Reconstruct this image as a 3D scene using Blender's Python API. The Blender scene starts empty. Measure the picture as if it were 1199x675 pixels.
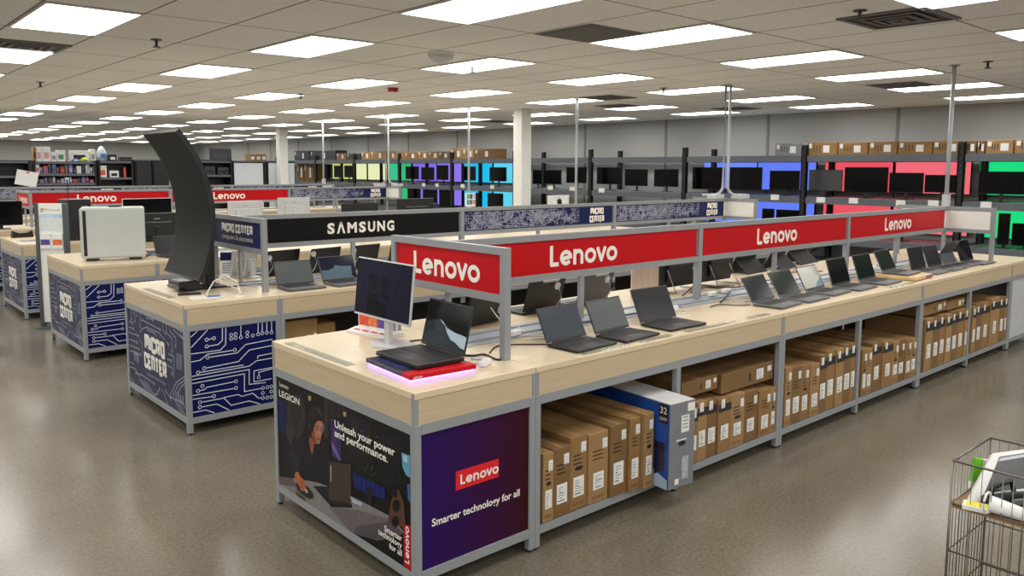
import bpy, bmesh, math, random
from mathutils import Vector, Matrix
R_ = random.Random(7)
PI = math.pi
SC = bpy.context.scene
COL = SC.collection

# ------------------------------------------------------------------ camera (solved from the counters' edges)
W, H = 1199, 675
F, PITCH, ROLL, YAW, SY = 939.1957, 0.1059, 0.0047, 0.8462, 39.9711
CAM = Vector((-1.744, -2.5431, 1.7368))
_f = Vector((math.cos(YAW)*math.cos(PITCH), math.sin(YAW)*math.cos(PITCH), -math.sin(PITCH)))
_r = Vector((math.sin(YAW), -math.cos(YAW), 0))
_u = _r.cross(_f)
_c, _s = math.cos(ROLL), math.sin(ROLL)
RIGHT, UP = _r*_c + _u*_s, _u*_c - _r*_s
cd = bpy.data.cameras.new('camera'); cam = bpy.data.objects.new('camera', cd); COL.objects.link(cam)
m = Matrix((RIGHT, UP, -_f)).transposed().to_4x4(); m.translation = CAM
cam.matrix_world = m
cd.sensor_width = 36; cd.lens = F/W*36; cd.shift_y = -SY/W; cd.clip_end = 200
SC.camera = cam
def ray(u, v): return _f + RIGHT*((u-W/2)/F) + UP*((H/2-v-SY)/F)
def at(axis, u, v, val):                      # measured photo point -> point on the plane axis = val
    d = ray(u, v); return CAM + d*((val-CAM[axis])/d[axis])
def atX(u, v, x): return at(0, u, v, x)
def atY(u, v, y): return at(1, u, v, y)
def atZ(u, v, z): return at(2, u, v, z)

# ------------------------------------------------------------------ materials
def lin(c):
    c = c/255
    return c/12.92 if c <= .04045 else ((c+.055)/1.055)**2.4
def rgb(c): return (lin(c[0]), lin(c[1]), lin(c[2]), 1)
MATS = {}
def mat(name, c, rough=.5, metal=0, var=.06, scale=14, emit=None, es=1, spec=.5, stretch=None):
    if name in MATS: return MATS[name]
    M = bpy.data.materials.new(name); M.use_nodes = True; MATS[name] = M
    nt = M.node_tree; b = nt.nodes['Principled BSDF']
    b.inputs['Roughness'].default_value = rough; b.inputs['Metallic'].default_value = metal
    b.inputs['Specular IOR Level'].default_value = spec
    tc = nt.nodes.new('ShaderNodeTexCoord'); no = nt.nodes.new('ShaderNodeTexNoise'); no.inputs['Scale'].default_value = scale
    no.inputs['Detail'].default_value = 4
    src = tc.outputs['Object']
    if stretch:
        mp = nt.nodes.new('ShaderNodeMapping'); mp.inputs['Scale'].default_value = stretch
        nt.links.new(src, mp.inputs['Vector']); src = mp.outputs['Vector']
    nt.links.new(src, no.inputs['Vector'])
    cr = nt.nodes.new('ShaderNodeValToRGB')
    k = rgb(c)
    cr.color_ramp.elements[0].position = .3; cr.color_ramp.elements[1].position = .7
    cr.color_ramp.elements[0].color = tuple(x*(1-var) for x in k[:3])+(1,)
    cr.color_ramp.elements[1].color = tuple(min(1, x*(1+var)) for x in k[:3])+(1,)
    nt.links.new(no.outputs['Fac'], cr.inputs['Fac']); nt.links.new(cr.outputs['Color'], b.inputs['Base Color'])
    if emit:
        b.inputs['Emission Color'].default_value = rgb(emit); b.inputs['Emission Strength'].default_value = es
    return M
ALU = mat('brushed_aluminium', (140,144,148), .42, .0, .03, 30)
WOOD = mat('pale_oak_laminate', (212,194,164), .30, 0, .06, 3, stretch=(2,14,14))
WOODF = mat('pale_oak_fascia', (192,173,143), .38, 0, .06, 3, stretch=(1.5,1.5,22))
BLACK = mat('black_plastic', (22,22,24), .42, 0, .05)
SCREEN = mat('dark_glass_screen', (9,10,13), .12, 0, .02, spec=.2)
MSCREEN = mat('matte_dark_screen', (26,28,32), .22, 0, .02)
DGREY = mat('dark_grey_metal', (58,60,64), .45, .1)
KEYS = mat('keyboard_black', (30,31,34), .55, 0, .25, 260)
GREYLAP = mat('silver_grey_metal', (88,90,94), .45, .1)
SILVER = mat('silver_plastic', (196,198,200), .35, .1, .03)
WHITE = mat('white_plastic', (228,228,226), .4, 0, .02)
PAPER = mat('white_paper', (232,232,228), .6, 0, .02)
GREYTXT = mat('grey_print', (150,150,152), .6)
INK = mat('black_print', (28,26,25), .6)
RED = mat('red_sign_face', (184,8,20), .42, 0, .03, spec=.2)
REDTAG = mat('red_tag', (214,26,40), .4, 0, .02)
NAVY = mat('navy_sign_face', (24,30,78), .45, 0, .04, spec=.2)
NAVYP = mat('navy_panel', (11,18,78), .5, 0, .06, spec=.2)
SLATE = mat('slate_navy_panel', (46,48,76), .5, 0, .06, spec=.2)
TRACE = mat('white_trace', (205,210,220), .5, 0, .02)
TRACEG = mat('grey_trace', (150,153,170), .5, 0, .02)
SIGNBLK = mat('black_sign_face', (10,10,12), .45, spec=.2)
LOGOW = mat('logo_white', (235,232,225), .45, 0, .02)
KRAFT = mat('kraft_cardboard', (138,104,61), .75, 0, .10, 9)
KRAFT2 = mat('kraft_cardboard_dark', (118,88,51), .75, 0, .10, 9)
KRAFT3 = mat('kraft_cardboard_pale', (150,117,75), .75, 0, .08, 9)
LABEL = mat('shipping_label_white', (226,226,224), .6, 0, .03)
SHADE = mat('dark_inner_panel', (50,48,46), .6)
WALLM = mat('painted_wall_grey', (164,165,163), .7, 0, .02, 2)
COLUMN = mat('column_white_paint', (222,222,216), .55, 0, .02, 4)
RACKBLK = mat('rack_black_steel', (20,20,22), .5, .2)
RACKBEAM = mat('rack_grey_beam', (96,100,108), .45, .2)
CABLEB = mat('black_cable', (18,18,18), .5)
CABLEW = mat('white_cable', (225,225,222), .45)
STEEL = mat('galvanised_conduit', (172,178,182), .42, .15)
WIRE = mat('chrome_wire', (120,116,108), .3, .8)
def emis(name, c, s):
    return mat(name, (8,8,8), .3, 0, .02, emit=c, es=s)
PURPLEGLOW = emis('violet_led_glow', (150,110,255), 6)
LAMP = emis('lamp_diffuser', (255,253,247), 9.6)

def glassy(name):
    M = bpy.data.materials.new(name); M.use_nodes = True; MATS[name] = M
    nt = M.node_tree; out = nt.nodes['Material Output']; nt.nodes.remove(nt.nodes['Principled BSDF'])
    t = nt.nodes.new('ShaderNodeBsdfTransparent'); t.inputs['Color'].default_value = (.9,.92,.92,1)
    g = nt.nodes.new('ShaderNodeBsdfGlossy'); g.inputs['Roughness'].default_value = .04
    mx = nt.nodes.new('ShaderNodeMixShader')
    mx.inputs[0].default_value = .16; nt.links.new(t.outputs[0], mx.inputs[1]); nt.links.new(g.outputs[0], mx.inputs[2])
    nt.links.new(mx.outputs[0], out.inputs['Surface'])
    return M
ACRYL = glassy('clear_acrylic')

def floor_mat():
    M = bpy.data.materials.new('polished_concrete'); M.use_nodes = True
    nt = M.node_tree; b = nt.nodes['Principled BSDF']
    tc = nt.nodes.new('ShaderNodeTexCoord')
    n1 = nt.nodes.new('ShaderNodeTexNoise'); n1.inputs['Scale'].default_value = .9; n1.inputs['Detail'].default_value = 9; n1.inputs['Roughness'].default_value = .62
    n2 = nt.nodes.new('ShaderNodeTexNoise'); n2.inputs['Scale'].default_value = 55; n2.inputs['Detail'].default_value = 3
    for n in (n1, n2): nt.links.new(tc.outputs['Object'], n.inputs['Vector'])
    r1 = nt.nodes.new('ShaderNodeValToRGB')
    r1.color_ramp.elements[0].position = .18; r1.color_ramp.elements[0].color = rgb((98,91,79))
    r1.color_ramp.elements[1].position = .86; r1.color_ramp.elements[1].color = rgb((127,119,104))
    nt.links.new(n1.outputs['Fac'], r1.inputs['Fac'])
    r2 = nt.nodes.new('ShaderNodeValToRGB')
    r2.color_ramp.elements[0].position = .3; r2.color_ramp.elements[0].color = (.75,.75,.75,1)
    r2.color_ramp.elements[1].position = .62; r2.color_ramp.elements[1].color = (1.05,1.05,1.05,1)
    nt.links.new(n2.outputs['Fac'], r2.inputs['Fac'])
    mx = nt.nodes.new('ShaderNodeMix'); mx.data_type = 'RGBA'; mx.blend_type = 'MULTIPLY'; mx.inputs['Factor'].default_value = 1
    nt.links.new(r1.outputs['Color'], mx.inputs['A']); nt.links.new(r2.outputs['Color'], mx.inputs['B'])
    nt.links.new(mx.outputs['Result'], b.inputs['Base Color'])
    rr = nt.nodes.new('ShaderNodeMapRange'); rr.inputs['To Min'].default_value = .13; rr.inputs['To Max'].default_value = .30
    nt.links.new(n1.outputs['Fac'], rr.inputs['Value']); nt.links.new(rr.outputs['Result'], b.inputs['Roughness'])
    b.inputs['Specular IOR Level'].default_value = .42
    return M
LX0, LDX, LY0, LDY, CZ = -.20, 1.856, 1.53, 2.43, 2.785
def ceil_mat():
    M = bpy.data.materials.new('acoustic_ceiling_tile'); M.use_nodes = True
    nt = M.node_tree; b = nt.nodes['Principled BSDF']; b.inputs['Roughness'].default_value = .85
    tc = nt.nodes.new('ShaderNodeTexCoord'); sp = nt.nodes.new('ShaderNodeSeparateXYZ'); nt.links.new(tc.outputs['Object'], sp.inputs[0])
    def line(out, off, period, w):
        a = nt.nodes.new('ShaderNodeMath'); a.operation = 'ADD'; a.inputs[1].default_value = -off + 100*period; nt.links.new(out, a.inputs[0])
        d = nt.nodes.new('ShaderNodeMath'); d.operation = 'DIVIDE'; d.inputs[1].default_value = period; nt.links.new(a.outputs[0], d.inputs[0])
        f = nt.nodes.new('ShaderNodeMath'); f.operation = 'FRACT'; nt.links.new(d.outputs[0], f.inputs[0])
        l = nt.nodes.new('ShaderNodeMath'); l.operation = 'LESS_THAN'; l.inputs[1].default_value = w/period; nt.links.new(f.outputs[0], l.inputs[0])
        return l.outputs[0]
    lx = line(sp.outputs['X'], LX0-LDX/6-.008, LDX/3, .018); ly = line(sp.outputs['Y'], LY0-LDY/4-.008, LDY/2, .018)
    mxx = nt.nodes.new('ShaderNodeMath'); mxx.operation = 'MAXIMUM'; nt.links.new(lx, mxx.inputs[0]); nt.links.new(ly, mxx.inputs[1])
    n = nt.nodes.new('ShaderNodeTexNoise'); n.inputs['Scale'].default_value = 60; n.inputs['Detail'].default_value = 5; nt.links.new(tc.outputs['Object'], n.inputs['Vector'])
    r = nt.nodes.new('ShaderNodeValToRGB'); r.color_ramp.elements[0].position = .35; r.color_ramp.elements[0].color = rgb((230,233,236)); r.color_ramp.elements[1].position = .55; r.color_ramp.elements[1].color = rgb((248,249,251))
    nt.links.new(n.outputs['Fac'], r.inputs['Fac'])
    mx = nt.nodes.new('ShaderNodeMix'); mx.data_type = 'RGBA'; nt.links.new(mxx.outputs[0], mx.inputs['Factor'])
    nt.links.new(r.outputs['Color'], mx.inputs['A']); mx.inputs['B'].default_value = rgb((150,147,142))
    nt.links.new(mx.outputs['Result'], b.inputs['Base Color'])
    return M
def grad_mat(name, axis, a, b_, c0, c1):
    M = bpy.data.materials.new(name); M.use_nodes = True
    nt = M.node_tree; b = nt.nodes['Principled BSDF']; b.inputs['Roughness'].default_value = .45; b.inputs['Specular IOR Level'].default_value = .18
    tc = nt.nodes.new('ShaderNodeTexCoord'); sp = nt.nodes.new('ShaderNodeSeparateXYZ'); nt.links.new(tc.outputs['Object'], sp.inputs[0])
    mr = nt.nodes.new('ShaderNodeMapRange'); mr.inputs['From Min'].default_value = a; mr.inputs['From Max'].default_value = b_
    nt.links.new(sp.outputs[axis], mr.inputs['Value'])
    r = nt.nodes.new('ShaderNodeValToRGB'); r.color_ramp.elements[0].color = rgb(c0); r.color_ramp.elements[1].color = rgb(c1)
    nt.links.new(mr.outputs['Result'], r.inputs['Fac']); nt.links.new(r.outputs['Color'], b.inputs['Base Color'])
    return M

# ------------------------------------------------------------------ mesh builder
class MB:
    def __init__(s): s.v = []; s.f = []; s.mi = []; s.sm = []; s.mats = []
    def _m(s, m):
        if m not in s.mats: s.mats.append(m)
        return s.mats.index(m)
    def add(s, vs, fs, m, smooth=False, M=None):
        o = len(s.v); i = s._m(m)
        s.v += [tuple(M @ Vector(v)) if M else tuple(v) for v in vs]
        for f in fs: s.f.append([o+k for k in f]); s.mi.append(i); s.sm.append(smooth)
        return s
    def box(s, a, b, m, M=None):
        x0,y0,z0 = a; x1,y1,z1 = b
        return s.add([(x0,y0,z0),(x1,y0,z0),(x1,y1,z0),(x0,y1,z0),(x0,y0,z1),(x1,y0,z1),(x1,y1,z1),(x0,y1,z1)],
            [(0,3,2,1),(4,5,6,7),(0,1,5,4),(1,2,6,5),(2,3,7,6),(3,0,4,7)], m, False, M)
    def rbox(s, a, b, m, r=.004, M=None, seg=2):
        bm = bmesh.new(); bmesh.ops.create_cube(bm, size=1)
        for v in bm.verts: v.co = Vector([(a[i]+b[i])/2 + v.co[i]*(b[i]-a[i]) for i in range(3)])
        bmesh.ops.bevel(bm, geom=list(bm.edges), offset=r, segments=seg, affect='EDGES', profile=.5)
        bm.verts.index_update()
        s.add([v.co[:] for v in bm.verts], [[v.index for v in f.verts] for f in bm.faces], m, False, M); bm.free(); return s
    def cyl(s, p, q, r, m, n=12, r2=None, cap=True):
        p, q = Vector(p), Vector(q); d = (q-p).normalized(); a = d.orthogonal().normalized(); b = d.cross(a); r2 = r if r2 is None else r2
        vs = []
        for c, rr in ((p,r),(q,r2)):
            for k in range(n):
                t = 2*PI*k/n; vs.append(c + (a*math.cos(t)+b*math.sin(t))*rr)
        s.add(vs, [(k,(k+1)%n,n+(k+1)%n,n+k) for k in range(n)], m, True)
        if cap: s.add(vs, [tuple(range(n-1,-1,-1)), tuple(range(n,2*n))], m)
        return s
    def tube(s, pts, r, m, n=6):
        pts = [Vector(p) for p in pts]; vs = []; N = len(pts)
        for i, p in enumerate(pts):
            d = (pts[min(i+1,N-1)]-pts[max(i-1,0)]).normalized()
            a = d.cross(Vector((0,0,1))); a = a.normalized() if a.length > 1e-4 else d.orthogonal().normalized()
            b = d.cross(a)
            vs += [p + (a*math.cos(2*PI*k/n)+b*math.sin(2*PI*k/n))*r for k in range(n)]
        fs = [(i*n+k, i*n+(k+1)%n, (i+1)*n+(k+1)%n, (i+1)*n+k) for i in range(N-1) for k in range(n)]
        fs += [tuple(range(n-1,-1,-1)), tuple(range((N-1)*n, N*n))]
        return s.add(vs, fs, m, True)
    def poly(s, pts, m): return s.add(pts, [tuple(range(len(pts)))], m)
    def prism(s, pts, ext, m):            # planar outline pushed along a vector
        n = len(pts); e = Vector(ext); vs = [Vector(p) for p in pts] + [Vector(p)+e for p in pts]
        return s.add(vs, [tuple(range(n-1,-1,-1)), tuple(range(n,2*n))] + [(k,(k+1)%n,n+(k+1)%n,n+k) for k in range(n)], m)
    def build(s, name, parent=None, loc=None):
        me = bpy.data.meshes.new(name); me.from_pydata(s.v, [], s.f)
        for m in s.mats: me.materials.append(m)
        me.polygons.foreach_set('material_index', s.mi); me.polygons.foreach_set('use_smooth', s.sm)
        me.update()
        o = bpy.data.objects.new(name, me); COL.objects.link(o)
        if parent: o.parent = parent
        if loc: o.location = loc
        return o
def tag(o, label, cat, group=None):
    o['label'] = label; o['category'] = cat
    if group: o['group'] = group
    return o
def thing(name, label, cat, loc=(0,0,0), rz=0, group=None):
    o = bpy.data.objects.new(name, None); COL.objects.link(o); o.location = loc; o.rotation_euler = (0,0,rz)
    o.empty_display_size = .1
    return tag(o, label, cat, group)
def struct(o): o['kind'] = 'structure'; return o
def dup(root, loc, label, rz=None, group=None):
    r = root.copy(); COL.objects.link(r); r.location = loc; r['label'] = label
    if rz is not None: r.rotation_euler = (0,0,rz)
    if group: r['group'] = group
    for ch in list(root.children):
        c = ch.copy(); COL.objects.link(c); c.parent = r
        for g in ch.children:
            d = g.copy(); COL.objects.link(d); d.parent = c
    return r
ORD = 'first second third fourth fifth sixth seventh eighth ninth tenth eleventh twelfth thirteenth fourteenth fifteenth sixteenth seventeenth eighteenth nineteenth twentieth'.split()

# ------------------------------------------------------------------ flat lettering
class Plane:                              # drawing frame: point = o + R*u + U*v + N*h
    def __init__(s, o, R, U):
        s.o = Vector(o); s.R = Vector(R).normalized(); s.U = Vector(U).normalized(); s.N = s.R.cross(s.U)
    def p(s, u, v, h=0): return s.o + s.R*u + s.U*v + s.N*h
_st = [0]
def bump(h):
    _st[0] = (_st[0]+1) % 40; return h + _st[0]*1.5e-5
def stroke(mb, P, pts, w, m, h=.0006, closed=False, rnd=True):
    h0 = h
    pts = [Vector((a[0], a[1])) for a in pts]; n = len(pts)
    for i in range(n if closed else n-1):
        a, b = pts[i], pts[(i+1) % n]; d = b-a
        if d.length < 1e-9: continue
        h = bump(h0); d.normalize(); k = Vector((-d.y, d.x))*w/2
        mb.poly([P.p(*(a-k),h), P.p(*(b-k),h), P.p(*(b+k),h), P.p(*(a+k),h)], m)
    if rnd:
        rng = range(n) if closed else range(1, n-1)
        for i in rng: disc(mb, P, pts[i], w/2, m, h0, 10)
def disc(mb, P, c, r, m, h=.0006, n=12):
    h = bump(h)
    mb.poly([P.p(c[0]+r*math.cos(2*PI*k/n), c[1]+r*math.sin(2*PI*k/n), h) for k in range(n)], m)
def arc(c, r, a0, a1, n=20, sx=1):
    return [(c[0]+sx*r*math.cos(math.radians(a0+(a1-a0)*k/n)), c[1]+r*math.sin(math.radians(a0+(a1-a0)*k/n))) for k in range(n+1)]
def ringnode(mb, P, c, r, w, m, h=.0007): stroke(mb, P, arc(c, r, 0, 360, 10), w, m, h, rnd=False)
def wordmark(mb, P, u0, v0, hgt, m, h=.0007):    # rounded geometric six-letter mark, returns width; u0,v0 bottom left
    k = hgt; x = 0; w = .20; xh = .75
    def S(pts, closed=False): stroke(mb, P, [(u0+(x+a)*k*1.12, v0+b*k) for a, b in pts], w*k, m, h, closed)
    S([(w/2,1),(w/2,w/2),(.53,w/2)]); x += .60
    r = xh/2-w/2; c = (xh/2, xh/2)
    S(arc(c, r, 8, 318, 26)); S([(c[0]-r, c[1]-.06),(c[0]+r+w/2-.02, c[1]+.05)]); x += xh+.06
    S([(w/2,0),(w/2,xh)]); S(arc((w/2+.225, xh-w/2-.225), .225, 180, 0, 14)+[(w/2+.45,0)]); x += .45+w+.07
    S(arc(c, r, 0, 360, 26)); x += xh+.0
    S([(.07,xh),(.33,w*.45),(.59,xh)]); x += .66
    S(arc(c, r, 0, 360, 26)); x += xh
    return x*k
WM = 3.82*1.12
GL = {'M':([[(0,0),(0,1),(.84,1),(.84,0)],[(.42,1),(.42,.25)]],.84), 'I':([[(0,0),(0,1)]],0), 'C':([[(.62,.72),(.62,1),(0,1),(0,0),(.62,0),(.62,.28)]],.62),
 'R':([[(0,0),(0,1),(.62,1),(.62,.48),(.25,.48)],[(.3,.48),(.66,0)]],.64), 'O':([[(0,0),(0,1),(.62,1),(.62,0),(0,0)]],.62), 'E':([[(.6,1),(0,1),(0,0),(.6,0)],[(0,.5),(.5,.5)]],.6),
 'N':([[(0,0),(0,1),(.62,1),(.62,0)]],.62), 'T':([[(0,1),(.66,1)],[(.33,1),(.33,0)]],.66)}
def blocktext(mb, P, s, uc, v0, hgt, m, h=.0007, wide=None):   # blocky stencil letters centred on uc
    w = .29; adv = []; x = 0
    for ch in s:
        if ch == ' ': x += .42; adv.append(None); continue
        adv.append(x); x += GL[ch][1]+w+.10
    tot = x-.10; kx = (wide/tot) if wide else hgt
    for ch, a in zip(s, adv):
        if a is None: continue
        for pl in GL[ch][0]:
            pts = [((uc-tot*kx/2)+(a+w/2+p[0])*kx, v0+(w/2+p[1]*(1-w))*hgt) for p in pl]
            stroke(mb, P, pts, w*(kx*.45+hgt*.55), m, h)
_tc = {}
def font_polys(s, bold):
    if (s, bold) in _tc: return _tc[(s, bold)]
    cu = bpy.data.curves.new('lettering', 'FONT'); cu.body = s; cu.size = 1; cu.offset = bold; cu.resolution_u = 3
    ob = bpy.data.objects.new('lettering', cu); COL.objects.link(ob)
    me = bpy.data.meshes.new_from_object(ob)
    vs = [v.co[:] for v in me.vertices]; fs = [list(p.vertices) for p in me.polygons]
    bpy.data.objects.remove(ob); bpy.data.meshes.remove(me); bpy.data.curves.remove(cu)
    xs = [v[0] for v in vs]; r = (vs, fs, min(xs), max(xs)); _tc[(s, bold)] = r
    return r
def text(mb, P, s, u, v, size, m, align='l', bold=.012, h=.0008, width=None):
    vs, fs, x0, x1 = font_polys(s, bold); kx = size if width is None else width/(x1-x0)
    off = {'l': -x0*kx, 'c': -(x0+x1)/2*kx, 'r': -x1*kx}[align]
    mb.add([P.p(u+off+a[0]*kx, v+a[1]*size, h) for a in vs], fs, m)

# ------------------------------------------------------------------ setting
WX, WY, NX, NY = 12.15, 35.0, -8.6, -9.0
fl = MB().box((NX,NY,-.1),(WX,WY,0), floor_mat()); struct(fl.build('floor'))
ce = MB().box((NX,NY,CZ),(WX,WY,CZ+.1), ceil_mat()); struct(ce.build('ceiling'))
struct(MB().box((WX,NY,0),(WX+.15,WY,CZ), WALLM).build('wall_right'))
struct(MB().box((NX-.15,NY,0),(NX,WY,CZ), WALLM).build('wall_left'))
struct(MB().box((NX,WY,0),(WX,WY+.15,CZ), WALLM).build('wall_back'))
struct(MB().box((NX,NY-.15,0),(WX,NY,CZ), WALLM).build('wall_front'))
JOINT = mat('wall_joint_grey', (120,123,127), .6)
for i, u in enumerate((1051,899.5,780,685.5,535.5,478,431,387.5,349,316,290)):
    y = atX(u, 150, WX).y
    struct(MB().box((WX-.012,y-.025,0),(WX,y+.025,CZ), JOINT).build('trim_%d' % (i+1)))
# columns
for i, (x, y) in enumerate(((7.79,7.98),(7.80,17.5))):
    mb = MB(); mb.rbox((-.115,-.115,0),(.115,.115,CZ), COLUMN, .012); mb.box((-.125,-.125,0),(.125,.125,.10), DGREY)
    o = mb.build('column', None, (x+.115,y+.115,0)); struct(o)
# ceiling lights
def make_light(i, j):
    x, y = LX0+LDX*i, LY0+LDY*j
    return (x, y)
LFR = mat('lamp_frame_white', (225,223,216), .5)
fm = MB()
for a, b in (((-.3,-.6),(.3,-.585)),((-.3,.585),(.3,.6)),((-.3,-.585),(-.285,.585)),((.285,-.585),(.3,.585))):
    fm.box((a[0],a[1],-.012),(b[0],b[1],0), LFR)
dm = MB(); dm.add([(-.285,-.585,-.006),(.285,-.585,-.006),(.285,.585,-.006),(-.285,.585,-.006)], [(3,2,1,0)], LAMP)
proto = None
for i in range(-4, 7):
    for j in range(-4, 14):
        x, y = LX0+LDX*i, LY0+LDY*j
        if x > WX-.4 or x < NX+.4 or y > WY-.7 or y < NY+.7: continue
        if i == 4 and j == 3 : pass
        lab = 'lit ceiling panel, %s from the front in the %s lamp row from the left' % (ORD[j+4], ORD[i+4])
        if proto is None:
            proto = thing('ceiling_light', lab, 'ceiling light', (x,y,CZ), 0, 'lit panels in the ceiling grid')
            fm.build('frame', proto); dm.build('diffuser', proto)
        else: dup(proto, (x,y,CZ), lab)
# ceiling fittings
def fitting(name, lab, cat, u, v, fn, grp=None):
    p = atZ(u, v, CZ); t = thing(name, lab, cat, (p.x,p.y,CZ), 0, grp); fn(t); return t
VENTM = mat('vent_grey_metal', (110,110,112), .5, .1)
def domecam(t):
    mb = MB(); mb.cyl((0,0,-.03),(0,0,0), .13, WHITE, 24); mb.build('housing', t)
    d = MB(); n = 20
    prev = None; rings = []
    for k in range(6):
        a = PI/2*k/5; rings.append((.12*math.cos(a), -.03-.07*math.sin(a)))
    vs = [(r*math.cos(2*PI*q/n), r*math.sin(2*PI*q/n), z) for r, z in rings for q in range(n)]
    d.add(vs, [((k+1)*n+q,(k+1)*n+(q+1)%n,k*n+(q+1)%n,k*n+q) for k in range(5) for q in range(n)], mat('smoked_dome', (200,202,206), .2), True); d.build('dome', t)
fitting('dome_camera', 'round white dome camera under the ceiling beside a light panel', 'security camera', 517, 61, domecam)
def alarm(t):
    mb = MB(); mb.cyl((0,0,-.05),(0,0,0), .06, mat('alarm_red', (150,30,30), .4), 18, .075); mb.build('housing', t); MB().cyl((0,0,-.06),(0,0,-.05), .03, WHITE, 12).build('strobe', t)
fitting('fire_alarm', 'small red round fire alarm on the ceiling', 'fire alarm', 460, 103, alarm)
def sprk(t):
    MB().cyl((0,0,-.006),(0,0,0), .045, DGREY, 16).build('escutcheon', t)
    mb = MB(); mb.cyl((0,0,-.06),(0,0,-.006), .012, DGREY, 8); mb.build('body', t)
    MB().cyl((0,0,-.066),(0,0,-.06), .03, DGREY, 12).build('deflector', t)
for n, (u, v, w) in enumerate(((183,46,'in the left tile row, between the two nearest left lights'),(553,78,'just right of the dome camera'),(1007,12,'beside the black air vent at upper right'),(1157,72,'nearest the right photo edge'),(777,103,'above the row of far shelf monitors'),(47,96,'at the far left beside the second vent'),(352,110,'right of the light beyond the fire alarm'))):
    fitting('ceiling_sprinkler', 'small dark ceiling sprinkler head ' + w, 'sprinkler', u, v, sprk, 'ceiling sprinklers')
def vent(t, round_=False):
    f = MB()
    for a, b in (((-.3,-.3),(.3,-.26)),((-.3,.26),(.3,.3)),((-.3,-.26),(-.26,.26)),((.26,-.26),(.3,.26))): f.box((a[0],a[1],-.012),(b[0],b[1],0), VENTM)
    f.build('frame', t); MB().box((-.26,-.26,-.004),(.26,.26,0), BLACK).build('backing', t)
    for k in (.2,.13,.06):
        s = MB()
        for a, b in (((-k,-k),(k,-k+.03)),((-k,k-.03),(k,k)),((-k,-k+.03),(-k+.03,k-.03)),((k-.03,-k+.03),(k,k-.03))): s.box((a[0],a[1],-.03+k*.08),(b[0],b[1],-.01), VENTM)
        s.build('louvre', t)
for u, v, w in ((1052,21,'at the upper right beside the sprinkler'),(30,53,'at the upper left between two lights'),(712,114,'above the far shelves near the column'),(862,127,'near the twin poles by the right wall'),(580,142,'left of the white column, far back')):
    fitting('air_vent', 'square black louvred ceiling air vent ' + w, 'air vent', u, v, vent, 'louvred ceiling vents')
def grille(t):
    MB().box((-.3,-.3,-.008),(.3,.3,0), VENTM).build('frame', t); MB().box((-.27,-.27,-.012),(.27,.27,-.008), mat('grille_grey', (92,92,94), .6)).build('grille', t)
for u, v, w in ((690,39,'left of a long light in the upper middle'),(725,124,'in front of the far shelves'),(1055,99.5,'left of the pole by the right wall')):
    fitting('return_air_grille', 'flat dark grey ceiling grille ' + w, 'air grille', u, v, grille, 'return air grilles')

# ------------------------------------------------------------------ display counters
TX = [0, .036, .058, .073, .080, .090]; TY = [0, 2.625, 5.2425, 7.8496, 10.467, 13.08]
D, HT, H1, L, A = 1.267, .86, .726, 2.098, .654
LG = .034; RB0, RB1 = .073, .113
TNAME = ['front', 'second', 'third', 'fourth', 'fifth', 'sixth']
def frame_bars(x0, x1, t, mid=None):
    top = MB(); bot = MB()
    for y0 in (0, D-LG):
        top.box((x0+LG,y0+.002,H1-.042),(x1-LG,y0+LG,H1), ALU); bot.box((x0+LG,y0+.002,RB0),(x1-LG,y0+LG,RB1), ALU)
    for xx in (x0, x1-LG):
        top.box((xx+.002,LG,H1-.042),(xx+LG-.002,D-LG,H1), ALU); bot.box((xx+.002,LG,RB0),(xx+LG-.002,D-LG,RB1), ALU)
    top.build('upper_rail', t); bot.build('lower_rail', t)
    xs = [x0, x1-LG] + ([mid-LG/2] if mid else [])
    for xx in xs:
        for y0 in (0, D-LG):
            lb = MB(); lb.rbox((xx,y0,.012),(xx+LG,y0+LG,H1 if xx != (mid or -9)-LG/2 else H1-.042), ALU, .003, seg=1)
            lb.cyl((xx+LG/2,y0+LG/2,0),(xx+LG/2,y0+LG/2,.012), .012, BLACK, 10); lb.build('leg', t)
def worktop(x0, x1, t, ends=()):
    mb = MB(); mb.rbox((x0+.0006,0.0,HT-.03),(x1-.0006,D,HT), WOOD, .0025, seg=1); wt = mb.build('worktop', t)
    fs = [((x0+.021,.003,H1),(x1-.021,.025,HT-.03)), ((x0+.021,D-.025,H1),(x1-.021,D-.003,HT-.03))]
    if 'near' in ends: fs.append(((x0+.003,.021,H1),(x0+.0205,D-.021,HT-.03)))
    if 'far' in ends: fs.append(((x1-.0205,.021,H1),(x1-.003,D-.021,HT-.03)))
    for a, b in fs: MB().box(a, b, WOODF).build('fascia', wt)
    for xx in (x0, x1-.021):
        for y0 in (0, D-.021): MB().box((xx+.0005,y0+.001 if y0==0 else y0,H1),(xx+.0205,y0+.021,HT-.006), ALU).build('corner_trim', wt)
def long_unit():
    t = thing('display_counter', '', 'display counter')
    worktop(0, L, t); frame_bars(0, L, t, L/2)
    MB().box((LG,.005,RB1-.028),(L-LG,D-.005,RB1), mat('shelf_board_grey', (118,118,116), .5)).build('bottom_shelf', t)
    MB().box((LG,D/2-.009,RB1),(L-LG,D/2+.009,H1-.05), SHADE).build('divider_panel', t)
    c = MB(); c.box((.0,.50,HT),(L,.768,HT+.004), mat('cable_channel_grey', (158,164,170), .4, .2)); c.box((0,.56,HT+.004),(L,.575,HT+.012), ALU); c.box((0,.70,HT+.004),(L,.715,HT+.012), ALU); c.build('cable_channel', t)
    return t
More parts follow.
